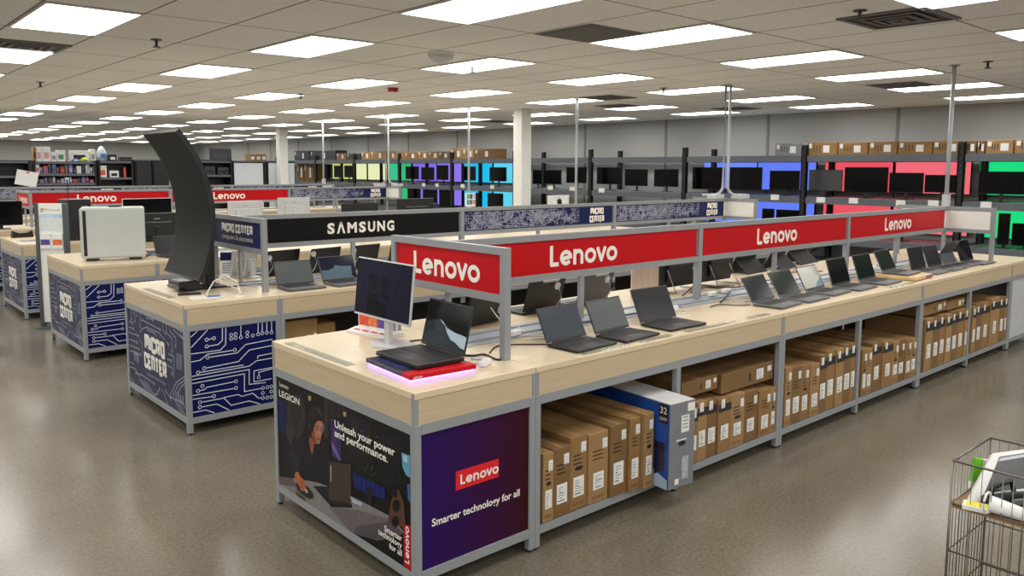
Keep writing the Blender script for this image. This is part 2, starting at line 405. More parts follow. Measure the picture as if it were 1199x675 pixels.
def end_unit(side_panel, end_panel, far=False):
    t = thing('display_counter', '', 'display counter')
    worktop(0, A, t, ('far',) if far else ('near',)); frame_bars(0, A, t)
    if not far:
        end_panel.build('end_panel', t); side_panel.build('side_panel', t)
    else:
        MB().box((A-.02,LG,RB1),(A-.008,D-LG,H1-.042), SILVER).build('end_panel', t)
        MB().box((LG,.008,RB1),(A-LG,.02,H1-.042), SILVER).build('side_panel', t)
    MB().box((LG,D-.02,RB1),(A-LG,D-.008,H1-.042), SILVER).build('back_panel', t)
    MB().box((LG,LG,RB1-.028),(A-LG,D-LG,RB1-.002), SHADE).build('bottom_shelf', t)
    return t
PZ0, PZ1 = RB1, H1-.042
# --- circuit printed side panel (plane y=.01), coordinates measured on the second counter
def circuit_side():
    mb = MB(); mb.box((LG,.010,PZ0),(A-LG,.022,PZ1), NAVYP)
    P = Plane((0,.010,0),(1,0,0),(0,0,1))
    def q(x, y):
        p = atY(130+x/3.555, 330+y/3.555, TY[1]+.01); return (min(max(p.x-TX[1], LG+.004), A-LG-.004), min(max(p.z, PZ0+.004), PZ1-.004))
    lines = [[(330,232),(360,200)],[(333,275),(402,193)],[(463,180),(463,245),(445,262),(406,269)],[(477,180),(477,262),(455,285),(332,302)],[(406,241),(421,237)],[(540,175),(540,226)],
     [(612,165),(612,213)],[(629,162),(629,209)],[(648,160),(648,207)],[(668,158),(668,205)],[(330,335),(370,328),(400,303),(507,286)],[(410,315),(525,297),(560,262),(672,240)],[(396,360),(530,333),(575,285),(672,266)],
     [(370,378),(552,347)],[(332,396),(575,352),(605,330),(672,318)],[(332,410),(575,366),(575,428),(645,420)],[(332,426),(555,384),(555,458),(624,445)],[(672,357),(595,372),(595,418),(668,404)],[(672,362),(615,378),(615,390)],[(610,320),(610,310),(672,298)],
     [(370,454),(388,450),(400,440),(512,417)],[(332,476),(512,445)],[(332,492),(420,479)],[(378,502),(470,485),(500,515),(575,497),(620,530)],[(378,522),(440,510),(492,556)],[(338,546),(395,535),(432,567)],[(468,483),(530,470),(543,478),(590,465),(615,486),(626,484)]]
    for l in lines: stroke(mb, P, [q(*a) for a in l], .0058, TRACE)
    for c in [(398,270),(398,242),(428,236),(500,222),(518,218),(500,238),(518,235),(567,212),(567,228),(540,232),(590,225),(612,219),(629,215),(648,213),(668,211),(515,284),(402,316),(388,361),(362,379),(615,398),(362,455),(380,435),(520,415),(520,443),(428,477),(370,503),(370,523),(632,443),(632,485),(632,464),(650,440),(667,437),(650,483),(667,480),(667,458)]:
        ringnode(mb, P, q(*c), .0105, .0045, TRACE)
    return mb
def circuit_end():
    mb = MB(); mb.box((.010,LG,PZ0),(.022,D-LG,PZ1), SLATE)
    P = Plane((.010,D,0),(0,-1,0),(0,0,1))
    def q(x, y):
        p = atX(130+x/3.555, 330+y/3.555, TX[1]+.01); return (min(max(D-(p.y-TY[1]), LG+.006), D-LG-.006), min(max(p.z, PZ0+.006), PZ1-.006))
    lines = [[(85,112),(85,150)],[(100,117),(100,160)],[(121,128),(121,182)],[(150,150),(175,160)],[(130,160),(205,200)],[(74,165),(90,172)],[(74,188),(95,198)],[(74,210),(115,226)],[(120,212),(130,196),(150,190),(200,214),(240,262)],[(74,238),(110,254)],[(74,262),(115,280)],[(74,284),(125,305)],
     [(216,150),(216,200),(232,222)],[(230,155),(230,210),(255,240),(255,290)],[(245,162),(245,205),(270,235),(270,270)],[(260,170),(260,200),(308,245)],[(275,178),(308,210)],[(290,180),(290,225),(308,240)],[(230,320),(250,330)],[(230,345),(255,360),(255,385)],[(240,300),(262,312),(262,400)],[(308,395),(272,420),(245,478),(308,512)],[(308,410),(280,430),(258,478)],[(308,424),(290,440),(280,465)],
     [(74,330),(96,345)],[(74,350),(100,362),(118,395)],[(105,380),(130,390),(180,425)],[(116,402),(150,472)],[(127,408),(160,478)],[(138,412),(170,486)],[(149,418),(180,490)],[(203,448),(185,500)],[(213,450),(238,532)],[(228,455),(250,490)],[(262,485),(290,560)],[(272,488),(300,566)],[(283,490),(308,556)],[(294,494),(308,530)],[(74,398),(90,446)],[(84,396),(100,452)],[(195,470),(178,515)],[(74,420),(80,440)],[(150,200),(180,215),(196,235)],[(120,240),(130,262),(130,300)],[(96,300),(112,306),(112,345)]]
    for l in lines: stroke(mb, P, [q(*a) for a in l], .0075, TRACEG)
    for c in [(90,172),(95,198),(115,226),(110,254),(115,280),(125,305),(150,150),(175,160),(130,160),(205,200),(240,262),(255,290),(270,270),(250,330),(255,385),(105,380),(180,425),(203,448),(250,490),(228,455),(280,465),(121,186),(85,156),(100,166),(94,130),(108,140)]+[(276+8*i,305+i*3+17*j) for i in range(3) for j in range(4)]+[(100+7*i,295+i*3+14*j) for i in range(3) for j in range(3)]+[(272+9*i,470+i*4+14*j) for i in range(4) for j in range(2)]:
        ringnode(mb, P, q(*c), .010, .006, TRACEG)
    c = q(183,310)
    mb.poly([P.p(c[0]+a, c[1]+b, .0011) for a, b in ((-.25,-.185),(.25,-.185),(.25,.15),(-.25,.15))], SLATE)
    blocktext(mb, P, 'MICRO', c[0], c[1]+.008, .125, LOGOW, .0016, .42); blocktext(mb, P, 'CENTER', c[0], c[1]-.127, .125, LOGOW, .0016, .47)
    text(mb, P, 'computers & electronics', c[0], c[1]-.17, .036, TRACEG, 'c', .0, .0016, .40)
    return mb
# --- gaming poster on the end of the front counter (plane x=.01)
def flat(name, c): return mat(name, tuple(v*.82 for v in c), .5, 0, .10, 24, spec=.15)
def poster_end():
    mb = MB(); PX = .004
    base = flat('poster_black', (20,18,20)); mb.box((PX,LG,PZ0),(PX+.012,D-LG,PZ1), base)
    P = Plane((PX,D,0),(0,-1,0),(0,0,1))
    def q(x, y):
        p = atX(310+x/2.648, 420+y/2.648, PX); return (min(max(D-p.y, LG+.001), D-LG-.001), min(max(p.z, PZ0+.001), PZ1-.001))
    lay = [0]
    def poly(c, pts, name):
        lay[0] += 1; mb.poly([P.p(*q(*a), .0002+.000025*lay[0]) for a in pts][::-1], flat(name, c))
    def r1(pts): return [((322+a/6.13-310)*2.648, (435+b/6.13-420)*2.648) for a, b in pts]
    def r2(pts): return [((322+a/6.756-310)*2.648, (520+b/6.756-420)*2.648) for a, b in pts]
    def r3(pts): return [((400+a/3.75-310)*2.648, (490+b/3.75-420)*2.648) for a, b in pts]
    poly((27,24,27), [(40,60),(240,150),(450,235),(450,400),(200,390),(45,368)], 'poster_room_wall')
    poly((26,33,86), r1([(15,190),(85,240),(80,450),(20,430)]), 'poster_blue_window')
    for k in range(4): poly((18,22,52), r1([(15,236+48*k),(85,276+44*k),(85,284+44*k),(15,244+48*k)]), 'poster_window_bars')
    poly((70,54,46), r1([(350,178),(382,192),(374,480),(356,500)]), 'poster_curtain')
    poly((44,40,48), r1([(382,192),(395,200),(392,500),(374,480)]), 'poster_curtain_shade')
    poly((62,48,56), r1([(395,205),(470,236),(470,342),(400,320)]), 'poster_frame')
    poly((40,34,46), r1([(408,224),(458,246),(458,326),(412,310)]), 'poster_frame_inner')
    poly((74,58,116), r1([(398,335),(472,372),(474,650),(412,610)]), 'poster_violet_shelf')
    poly((132,110,176), r1([(402,500),(420,520),(470,630),(466,646),(412,560)]), 'poster_violet_sheen')
    poly((42,36,72), r1([(410,350),(460,376),(460,420),(412,398)]), 'poster_violet_shade')
    poly((30,30,58), r1([(505,250),(552,270),(552,420),(508,400)]), 'poster_dark_blue_niche')
    poly((60,44,40), r1([(475,235),(500,246),(500,330),(478,322)]), 'poster_warm_niche')
    poly((38,34,38), [(260,170),(330,200),(330,330),(262,320)], 'poster_shelf'); poly((52,46,52), [(268,186),(288,194),(288,230),(268,224)], 'poster_shelf_box'); poly((46,40,54), [(296,200),(322,210),(322,252),(296,246)], 'poster_shelf_box2')
    poly((34,32,40), [(352,224),(420,250),(420,330),(354,318)], 'poster_wall_unit')
    for x, y in ((238,175),(490,290)): poly((206,172,120), r1([(x,y),(x+22,y+4),(x+20,y+38),(x+3,y+34)]), 'poster_lamps')
    for x, y in ((300,222),(345,240),(322,236)): poly((130,110,90), [(x,y),(x+3,y+1),(x+3,y+7),(x,y+6)], 'poster_small_lamps')
    poly((62,54,51), r1([(98,172),(188,180),(216,250),(222,340),(208,430),(164,505),(130,440),(90,370),(88,260)]), 'poster_chair')
    poly((50,44,43), r1([(120,200),(170,206),(190,262),(190,340),(150,420),(116,360),(110,270)]), 'poster_chair_cushion')
    poly((72,62,56), r1([(82,372),(130,402),(140,462),(112,545),(82,450)]), 'poster_chair_wing')
    poly((188,150,92), r1([(346,518),(382,536),(380,590),(350,574)]), 'poster_gold_ornament'); poly((90,140,190), r1([(343,370),(354,374),(352,440),(344,434)]), 'poster_blue_light')
    poly((50,38,42), r1([(252,282),(272,254),(306,240),(334,258),(350,304),(354,352),(338,338),(316,340),(290,352),(272,374),(268,430),(262,482),(252,500),(240,460),(234,380),(240,316)]), 'poster_hair_back')
    poly((34,32,41), r1([(104,560),(150,500),(236,468),(256,520),(272,602),(288,560),(296,518),(334,536),(376,588),(410,650),(420,690),(100,690)]), 'poster_shirt')
    poly((168,98,76), r1([(248,472),(272,484),(296,515),(288,562),(272,602),(256,560),(246,512)]), 'poster_neck')
    poly((202,132,104), r1([(290,350),(315,337),(335,344),(346,374),(343,410),(341,440),(333,466),(327,500),(318,526),(300,521),(285,492),(268,472),(267,430),(275,376)]), 'poster_face')
    poly((158,92,72), r1([(268,396),(282,386),(288,450),(304,522),(285,492),(266,468)]), 'poster_cheek_shade')
    poly((54,34,32), r1([(290,394),(312,390),(313,396),(291,401)]), 'poster_brow'); poly((54,34,32), r1([(325,402),(341,406),(341,411),(325,408)]), 'poster_brow')
    poly((40,28,28), r1([(295,414),(311,412),(311,418),(298,420)]), 'poster_eye'); poly((40,28,28), r1([(328,422),(340,425),(338,430),(329,428)]), 'poster_eye')
    poly((226,156,124), r1([(318,416),(325,438),(332,456),(322,462),(314,452)]), 'poster_nose'); poly((140,78,62), r1([(312,452),(322,462),(330,459),(326,466),(314,462)]), 'poster_nose_shade')
    poly((158,66,62), r1([(300,478),(312,479),(324,487),(318,497),(304,491)]), 'poster_lips')
    poly((40,30,34), r1([(262,420),(266,372),(282,346),(310,326),(342,334),(356,366),(348,388),(340,362),(316,354),(296,366),(282,396),(272,440)]), 'poster_hair_front')
    poly((84,68,74), r1([(298,262),(318,274),(340,318),(332,322),(312,292)]), 'poster_hair_light')
    poly((20,20,24), r1([(238,352),(260,350),(267,398),(262,442),(246,444),(234,402)]), 'poster_headset'); poly((64,66,74), r1([(246,366),(256,366),(259,398),(255,424),(248,424),(243,398)]), 'poster_headset_ring')
    poly((34,32,41), r2([(100,0),(420,0),(432,60),(434,300),(330,300),(240,288),(160,272),(120,200),(96,90)]), 'poster_shirt'); poly((44,42,54), r2([(118,40),(160,60),(190,150),(178,228),(158,226),(128,150)]), 'poster_sleeve')
    poly((24,22,30), r2([(200,60),(230,90),(250,280),(230,282),(206,190)]), 'poster_shirt_fold'); poly((168,98,76), r2([(276,0),(312,0),(304,60),(296,90),(282,50)]), 'poster_neck')
    poly((150,146,144), [(44,366),(96,372),(170,386),(280,432),(390,490),(434,540),(400,556),(350,566),(262,556),(180,492),(46,392)], 'poster_desk')
    poly((116,98,100), [(44,366),(88,371),(100,400),(60,392),(46,390)], 'poster_desk_warm')
    poly((124,114,118), [(200,462),(290,470),(390,500),(420,530),(350,560),(262,556)], 'poster_desk_violet'); poly((96,88,96), [(290,520),(390,505),(430,540),(400,556),(350,566),(275,560)], 'poster_desk_edge')
    poly((46,42,42), r2([(164,312),(200,304),(270,345),(306,400),(308,434),(270,438),(215,402),(176,362)]), 'poster_mouse_mat')
    poly((88,94,72), r2([(164,366),(212,402),(250,432),(246,472),(200,442),(170,412)]), 'poster_mat_print'); poly((56,60,46), r2([(186,398),(212,412),(230,440),(222,446),(196,424)]), 'poster_mat_leaf')
    poly((214,120,80), r2([(163,226),(186,220),(202,260),(220,276),(236,292),(242,332),(250,350),(240,366),(226,372),(208,370),(194,332),(174,302),(158,262)]), 'poster_hand')
    for a, b in (((206,282),(232,362)),((196,290),(218,366)),((222,290),(240,350))): poly((150,76,50), r2([(a[0],a[1]),(a[0]+5,a[1]),(b[0]+3,b[1]),(b[0],b[1])]), 'poster_finger_shade')
    poly((206,206,212), r2([(234,356),(254,360),(264,390),(246,386)]), 'poster_mouse')
    poly((26,24,27), r2([(304,334),(430,340),(430,440),(612,480),(612,506),(450,502),(380,422)]), 'poster_laptop_base'); poly((44,42,48), r2([(326,346),(426,352),(428,430),(394,412)]), 'poster_laptop_keys')
    poly((78,64,60), r2([(430,138),(604,164),(606,472),(428,438)]), 'poster_laptop_lid'); poly((52,44,44), r2([(428,438),(606,470),(608,496),(436,462)]), 'poster_laptop_hinge'); poly((196,176,166), r2([(441,172),(449,173),(449,300),(441,298)]), 'poster_lid_mark')
    poly((28,44,124), r3([(50,236),(100,262),(190,306),(192,352),(130,340),(60,306)]), 'poster_blue_glow')
    for k in range(6): poly((16,22,58), r3([(66+20*k,240+10*k),(70+20*k,242+10*k),(72+20*k,316+6*k),(68+20*k,314+6*k)]), 'poster_blue_bars')
    poly((196,206,226), r3([(38,340),(52,352),(94,374),(88,386),(48,370)]), 'poster_cable_glow')
    for x, y, dx, dy in ((118,250,-26,-50),(120,246,-6,-66),(122,250,24,-56),(124,256,40,-22),(116,258,-34,-16),(124,262,16,20)): poly((44,66,50), r3([(x,y),(x+dx*.5-6,y+dy*.5),(x+dx,y+dy),(x+dx*.5+6,y+dy*.5+3)]), 'poster_leaves')
    poly((46,34,30), r3([(112,300),(140,312),(136,388),(118,380)]), 'poster_pot')
    for x, y, dx, dy in ((262,300,-40,-70),(262,300,-10,-90),(266,306,20,-60),(256,310,-60,-30)): poly((24,34,30), r3([(x,y),(x+dx*.5-12,y+dy*.5),(x+dx,y+dy),(x+dx*.5+12,y+dy*.5+6)]), 'poster_dark_leaves')
    poly((100,70,54), r3([(232,322),(254,314),(276,372),(284,484),(204,456),(216,380)]), 'poster_speaker')
    for cx, cy, rr in ((242,384,22),(238,334,12),(238,454,20)): poly((24,18,18), r3([(cx+rr*.8*math.cos(t*PI/6), cy+rr*1.25*math.sin(t*PI/6)) for t in range(12)]), 'poster_speaker_hole')
    poly((112,188,224), r3([(265,150),(303,165),(304,262),(286,252),(270,216)]), 'poster_cyan_glow'); poly((196,226,240), r3([(272,160),(292,168),(290,196),(274,190)]), 'poster_cyan_light')
    poly((64,118,180), r3([(290,288),(304,290),(304,372),(292,352)]), 'poster_cyan_glow_low')
    poly((206,24,36), [(432,514),(455,520),(455,660),(433,642)], 'poster_red_tag')
    h = .000025*lay[0] + .0004
    a = q(47,85); text(mb, P, 'Lenovo', a[0], a[1], .034, LOGOW, 'l', .0, h)
    a, b = q(46,113), q(103,134); text(mb, P, 'LEGION', a[0], a[1]-.004, .046, LOGOW, 'l', .014, h, b[0]-a[0]+.02)
    a, b = q(218,212), q(405,298); text(mb, P, 'Unleash your power', a[0], a[1], .047, LOGOW, 'l', .024, h, b[0]-a[0])
    a, b = q(218,240), q(383,320); text(mb, P, 'and performance.', a[0], a[1], .047, LOGOW, 'l', .024, h, b[0]-a[0])
    for s, x0, x1, y in (('Smarter',373,427,568),('technology',354,427,590),('for all',388,427,614)):
        a, b = q(x0,y), q(x1,y); text(mb, P, s, b[0], b[1], .036, LOGOW, 'r', .02, h, b[0]-a[0])
    a = q(450,640); b = q(450,535)
    V = Plane(P.p(a[0], a[1], h), (0,0,1), (0,1,0)); wordmark(mb, V, .0, .0, (b[1]-a[1])/WM*.98, LOGOW, .0)
    return mb
def poster_side():
    mb = MB(); mb.box((LG,.010,PZ0),(A-LG,.022,PZ1), grad_mat('purple_to_maroon_print', 'X', .03, .62, (40,12,88), (54,5,10)))
    P = Plane((0,.010,0),(1,0,0),(0,0,1))
    def q(x, y): p = atY(310+x/2.648, 420+y/2.648, .01); return (p.x, p.z)
    a, b, c = q(592,408), q(725,370), q(592,350)
    zt = (c[1]+q(725,312)[1])/2; zb = (a[1]+b[1])/2
    mb.poly([P.p(a[0],zb,.0006), P.p(b[0],zb,.0006), P.p(b[0],zt,.0006), P.p(a[0],zt,.0006)], REDTAG)
    wd = (b[0]-a[0])*.80; hh = wd/WM; wordmark(mb, P, (a[0]+b[0])/2-wd/2, (zt+zb)/2-hh*.5, hh, LOGOW, .0012)
    a, b = q(518,519), q(790,428); text(mb, P, 'Smarter technology for all', (a[0]+b[0])/2, (a[1]+b[1])/2, .045, LOGOW, 'c', .02, .0008, b[0]-a[0])
    return mb
def ulabel(kind, ti, k=0):
    n = TNAME[ti] + ' counter row'
    if kind == 'near': return ['oak-topped counter end with the gaming poster, nearest the camera','oak-topped counter end with navy circuit panels under the tall curved screen','oak-topped counter end with circuit panels under the white computer case','oak-topped counter end with circuit panels beside the standing sign at far left','near end section of the fifth oak-topped counter row','near end section of the sixth oak-topped counter row'][ti]
    if kind == 'far': return 'far end section of the %s, towards the right wall' % n
    return 'long oak-topped counter section, %s from the near end of the %s' % (ORD[k], n)
u_front = end_unit(poster_side(), poster_end()); u_front['label'] = ulabel('near', 0); u_front['group'] = 'counter end sections'
u_circ = end_unit(circuit_side(), circuit_end()); u_circ['group'] = 'counter end sections'
u_long = long_unit(); u_long['group'] = 'long counter sections'
u_far = end_unit(None, None, True); u_far['group'] = 'far counter end sections'
fl_, ff_, fc_ = True, True, True
for i in range(6):
    x, y = TX[i], TY[i]
    if i:
        if fc_: u_circ.location = (x,y,0); u_circ['label'] = ulabel('near', i); fc_ = False
        else: dup(u_circ, (x,y,0), ulabel('near', i))
    for k in range(3):
        lc = (x+A+k*L, y, 0)
        if fl_: u_long.location = lc; u_long['label'] = ulabel('long', i, k); fl_ = False
        else: dup(u_long, lc, ulabel('long', i, k))
    if ff_: u_far.location = (x+A+3*L,y,0); u_far['label'] = ulabel('far', i); ff_ = False
    else: dup(u_far, (x+A+3*L,y,0), ulabel('far', i))

# ------------------------------------------------------------------ sign frames
S0, SZ0, SZ1, CY0, CY1 = .636, 1.125, 1.379, .1725, 1.108
SYC = D/2
def circuit_cloud(mb, P, u0, u1, v0, v1, seed):
    r = random.Random(seed); n = 0
    while n < 400:
        u = u0+(u1-u0)*r.random(); v = v0+(v1-v0)*r.random(); f = (u-u0)/(u1-u0)
        if abs((v-(v0+v1)/2)/((v1-v0)/2)) > 1.02-max(0, f-.55)*1.7: continue
        pts = [(u,v)]
        for k in range(r.randint(2,4)):
            st = r.uniform(.015,.07); dx, dy = r.choice([(1,0),(0,1),(0,-1),(.7,.7),(.7,-.7),(-1,0)])
            u2 = min(max(pts[-1][0]+dx*st, u0), u1); v2 = min(max(pts[-1][1]+dy*st, v0), v1); pts.append((u2,v2))
        stroke(mb, P, pts, .0042, TRACEG, .0007, rnd=False); n += 1
def sign_face(kind, w, back):            # children in the plane of a sign, local to (0..w, SZ0..SZ1)
    z0, z1 = SZ0+.036, SZ1-.034; mb = MB(); P = Plane((0,-.007,0),(1,0,0),(0,0,1)); hz = z1-z0; zc = (z0+z1)/2
    face = {'red':RED,'redcap':RED,'black':SIGNBLK,'navy':NAVY,'navycap':NAVY,'white':PAPER}[kind]
    mb.box((.012,-.007,z0),(w-.012,.007,z1), face)
    if kind == 'red':
        k = hz*.64; wordmark(mb, P, w*.455-k*WM/2, zc-k*.5, k, LOGOW)
    if kind == 'redcap':
        k = hz*.62; wordmark(mb, P, w*.47-k*WM/2, zc-k*.5, k, LOGOW)
    if kind == 'black':
        lw = (.066,.076,.088,.066,.070,.076,.072); u = w*.5-(sum(lw)+6*.02)/2
        for ch, wd_ in zip('S\u039bMSUNG', lw): text(mb, P, ch, u, zc-.042, .115, LOGOW, 'l', .04, .0008, wd_); u += wd_+.02
    if kind == 'navy':
        circuit_cloud(mb, P, .02, w*.74, z0+.012, z1-.012, int(w*1000)+back)
        blocktext(mb, P, 'MICRO', w*.875, zc+.003, .075, LOGOW, .0009, .20); blocktext(mb, P, 'CENTER', w*.875, zc-.080, .075, LOGOW, .0009, .225)
    if kind == 'navycap':
        blocktext(mb, P, 'MICRO CENTER', w*.5, zc-.005, .07, LOGOW, .0009, .56); text(mb, P, 'computers & electronics', w*.5, zc-.055, .052, LOGOW, 'c', .0, .0009, .56)
    return mb
def sign(ti, faces, cap, label):
    x, y = TX[ti]+S0, TY[ti]
    t = thing('sign_frame', label, 'sign', (x,y,HT), 0, 'sign frames along the counters')
    h = .018
    def rail(a, b, name='rail'): MB().box((a[0],a[1],a[2]-HT),(b[0],b[1],b[2]-HT), ALU).build(name, t)
    def place(mb, loc, rz, nm):
        o = mb.build(nm, t, (loc[0],loc[1],-HT)); o.rotation_euler = (0,0,rz)
    # near cap (faces -x)
    for xx, capk, nm in ((0, cap, 'cap_panel'), (3*L, 'white', 'cap_panel')):
        for yy in (CY0, CY1-.036):
            rail((xx-h,yy,HT+.0005),(xx+h,yy+.036,SZ1), 'post')
        rail((xx-h,CY0+.036,SZ1-.034),(xx+h,CY1-.036,SZ1)); rail((xx-h,CY0+.036,SZ0),(xx+h,CY1-.036,SZ0+.036))
        place(sign_face(capk, CY1-CY0-.06, ti), (xx, CY1-.03, 0), -PI/2, nm)
    for k in range(4):
        if k in (0,3): rail((k*L-.017 if k else 0, SYC-.017, HT+.013),(k*L+.017 if k==0 else k*L, SYC+.017, SZ0), 'post')
        else: rail((k*L-.02,SYC-.02,HT+.013),(k*L+.02,SYC+.02,SZ1), 'post')
    for k in range(3):
        x0, x1 = k*L+.02, (k+1)*L-.02
        rail((x0,SYC-h,SZ1-.034),(x1,SYC+h,SZ1)); rail((x0,SYC-h,SZ0),(x1,SYC+h,SZ0+.036))
        place(sign_face(faces[k], L-.04, ti*7+k), (x0, SYC, 0), 0, 'sign_panel')
    for k in range(3): MB().box((k*L+.95,SYC-.012,.0135),(k*L+.982,SYC+.012,SZ0-HT), ALU).build('support_strut', t)
    return t
sign(0, ['red','red','red'], 'redcap', 'grey metal sign frame with four red white-lettered panels along the front counter')
sign(1, ['black','navy','navy'], 'navycap', 'grey metal sign frame with a black and two navy circuit panels along the second counter')
sign(4, ['red','red','navy'], 'redcap', 'grey metal sign frame with red panels and one navy panel along the fifth counter')
sign(5, ['navy','navy','navy'], 'navycap', 'grey metal sign frame with navy panels, furthest back behind the red ones')
# power poles
def power_pole(ti, twin, label, zb, x=None):
    px = TX[ti]+S0+3*L if x is None else x; py = TY[ti]+SYC
    t = thing('power_pole', label, 'power pole', (px,py,zb), 0, 'power poles')
    hh = CZ-zb-.001
    if twin:
        for s in (-1,1):
            pts = [(s*.02,-s*.02,hh),(s*.02,-s*.02,.16)]
            for k in range(1,7):
                a = PI/2*k/6; pts.append((s*(.02+.075*(1-math.cos(a))), -s*(.02+.075*(1-math.cos(a))), .16-.12*math.sin(a)))
            pts.append((s*.2,-s*.2,.04)); mb = MB(); mb.tube(pts, .017, STEEL, 8); mb.build('conduit', t)
        MB().box((-.24,-.03,.0),(-.06,.1,.05), SILVER).build('junction_box', t); MB().box((.06,-.2,.0),(.24,-.05,.05), SILVER).build('junction_box', t)
    else:
        MB().tube([(0,0,hh),(0,0,.0)], .02, STEEL, 10).build('conduit', t)
        MB().box((-.03,-.03,0),(.03,.03,.12), SILVER).build('junction_box', t)
    MB().cyl((0,0,hh-.012),(0,0,hh), .05, STEEL, 14).build('ceiling_flange', t)
    return t
power_pole(0, False, 'thin grey power pole at the far end of the front red sign', SZ1)
power_pole(1, True, 'pair of curved grey power conduits at the end of the navy sign', SZ1)
power_pole(2, False, 'thin grey power pole rising from the third counter, right of the white column', HT+.013)
pp3 = power_pole(3, False, 'thin grey power pole rising from the fourth counter, left of the white column', HT+.013)
mb = MB(); mb.box((-.10,-.06,.20),(.10,-.02,.44), WHITE)
for k, c in enumerate(((70,150,140),(60,110,160),(210,150,90),(90,170,120),(50,80,130),(180,190,200))): mb.box((-.09+.065*(k%3),-.0612,.24+.1*(k//3)),(-.035+.065*(k%3),-.0602,.32+.1*(k//3)), mat('leaflet_%d' % k, c, .5))
mb.build('leaflet_box', pp3)
power_pole(4, True, 'pair of grey power conduits at the end of the fifth counter sign', SZ1)
power_pole(5, False, 'thin grey power pole at the end of the furthest sign', SZ1)
# ------------------------------------------------------------------ laptops
def laptop(label, x, y, z, a, w, d, l, tilt, base=BLACK, lidm=BLACK, scr=MSCREEN, group=None, th=.016, wall=None, puck=None, strip=None, name='laptop'):
    t = thing(name, label, 'laptop', (x,y,z), math.radians(a), group); tr = math.radians(tilt)
    b = MB(); b.rbox((-w/2,-d,.003),(w/2,0,th), base, .003, seg=1); b.box((-w/2+.02,-d+.02,0),(w/2-.02,-.02,.003), BLACK); bo = b.build('base', t)
    k = MB(); nx, ny = 14, 5; kw, kh = (w-.05)/nx, (d*.44)/ny
    for i in range(nx):
        for j in range(ny): k.box((-w/2+.025+i*kw+.0012,-.022-(j+1)*kh+.0012,th),(-w/2+.025+(i+1)*kw-.0012,-.022-j*kh-.0012,th+.0012), KEYS)
    k.build('keyboard', bo)
    MB().box((-.055,-d+.012,th),(.055,-d+.012+d*.27,th+.0006), DGREY if base is BLACK else mat('touchpad_grey', (100,102,106), .4)).build('touchpad', bo)
    M = Matrix.Translation((0,-.004,th)) @ Matrix(((1,0,0),(0,math.cos(tr),-math.sin(tr)),(0,math.sin(tr),math.cos(tr)))).to_4x4()
    lb = MB(); lb.rbox((-w/2,.004,-.0065),(w/2,l,0), lidm, .002, M, 1)
    if lidm is not BLACK or base is not BLACK: lb.box((-w/2+.002,.006,0),(w/2-.002,l-.002,.0004), BLACK, M)
    lid = lb.build('lid', t)
    s = MB(); s.box((-w/2+.007,.018,.0004),(w/2-.007,l-.008,.0009), scr, M)
    if wall:
        for k, (c, pts) in enumerate(wall):
            s.poly([M @ Vector((-w/2+.007+p[0]*(w-.014), .018+p[1]*(l-.026), .0011+.0002*k)) for p in pts], c)
    s.build('display', lid)
    h = MB(); h.cyl((-w*.36,-.004,th-.001),(w*.36,-.004,th-.001), .0055, BLACK, 8); h.build('hinge', t)
    if puck is not None:
        p = MB(); u, v = puck; c0 = M @ Vector((u*w/2, v*l, -.0065)); c1 = M @ Vector((u*w/2, v*l, -.018)); p.cyl(c0, c1, .0235, WHITE, 18); po = p.build('security_sensor', t)
        e = c1; pts = [e, e+Vector((.0,.012,-.02)), e+Vector((-.012,.02,-.07)), Vector((e.x-.004, .03+e.y*.2, .035)), Vector((e.x+.02, .02, .004))]
        MB().tube(pts, .0026, CABLEW).build('sensor_cable', po)
    if strip is not None:
        MB().box((strip[0]*w/2, l-.012, -.009),(strip[1]*w/2, l+.003, .004), SILVER, M).build('lid_label_strip', t)
    return t
GLAP = 'laptops on the near side of the front counter'
TZ = HT+.0004
mist = mat('screen_pale_reflection', (150,160,158), .2); sky = mat('screen_pale_sky', (130,130,120), .2, emit=(188,188,174), es=.4); dune = mat('screen_blue_dune', (80,104,130), .2, emit=(90,120,150), es=.3)
green = mat('screen_dark_green', (20,32,25), .14, spec=.08); plum = mat('screen_dark_plum', (24,19,27), .14, spec=.08)
cliff = mat('screen_white_cliff', (120,134,140), .2, emit=(168,186,194), es=.45); teal = mat('screen_dark_teal', (30,44,52), .15); bluedk = mat('screen_navy', (14,22,44), .12); bluegr = mat('screen_slate_blue', (84,104,120), .15)
greysc = mat('screen_grey_reflection', (74,80,82), .28); bluesc = mat('screen_bluegrey_reflection', (44,52,66), .25)  # ceiling reflection on switched-off screens, painted into the base colour
laptop('black laptop with blue-grey screen, nearest the front sign post', 1.114,.262,TZ,2.6,.30,.205,.185,64, scr=bluesc, group=GLAP)
laptop('black laptop with pale grey screen, second from the front sign post', 1.457,.258,TZ,4.5,.30,.20,.185,65, scr=greysc, group=GLAP)
laptop('black laptop with a camera bump, largest of the three by the first red sign panel', 1.893,.293,TZ,-1.8,.318,.215,.20,65, scr=MSCREEN, group=GLAP)
laptop('grey laptop with plum black screen, first of the row under the second red panel', 2.969,.272,TZ,5,.31,.20,.185,60, GREYLAP, GREYLAP, plum, GLAP)
laptop('dark grey laptop with deep green screen beside the plum screened one', 3.335,.286,TZ,3.2,.318,.21,.19,58, GREYLAP, GREYLAP, green, GLAP)
laptop('grey laptop with a pale beige and blue wallpaper on its screen', 3.727,.312,TZ,4,.318,.20,.185,62, GREYLAP, GREYLAP, sky, GLAP, wall=[(dune, [(.55,0),(1,0),(1,.48),(.86,.30),(.72,.22)])])
laptop('grey laptop with upright black screen just right of the pale wallpaper one', 4.110,.307,TZ,2.8,.322,.21,.206,73, GREYLAP, GREYLAP, SCREEN, GLAP)
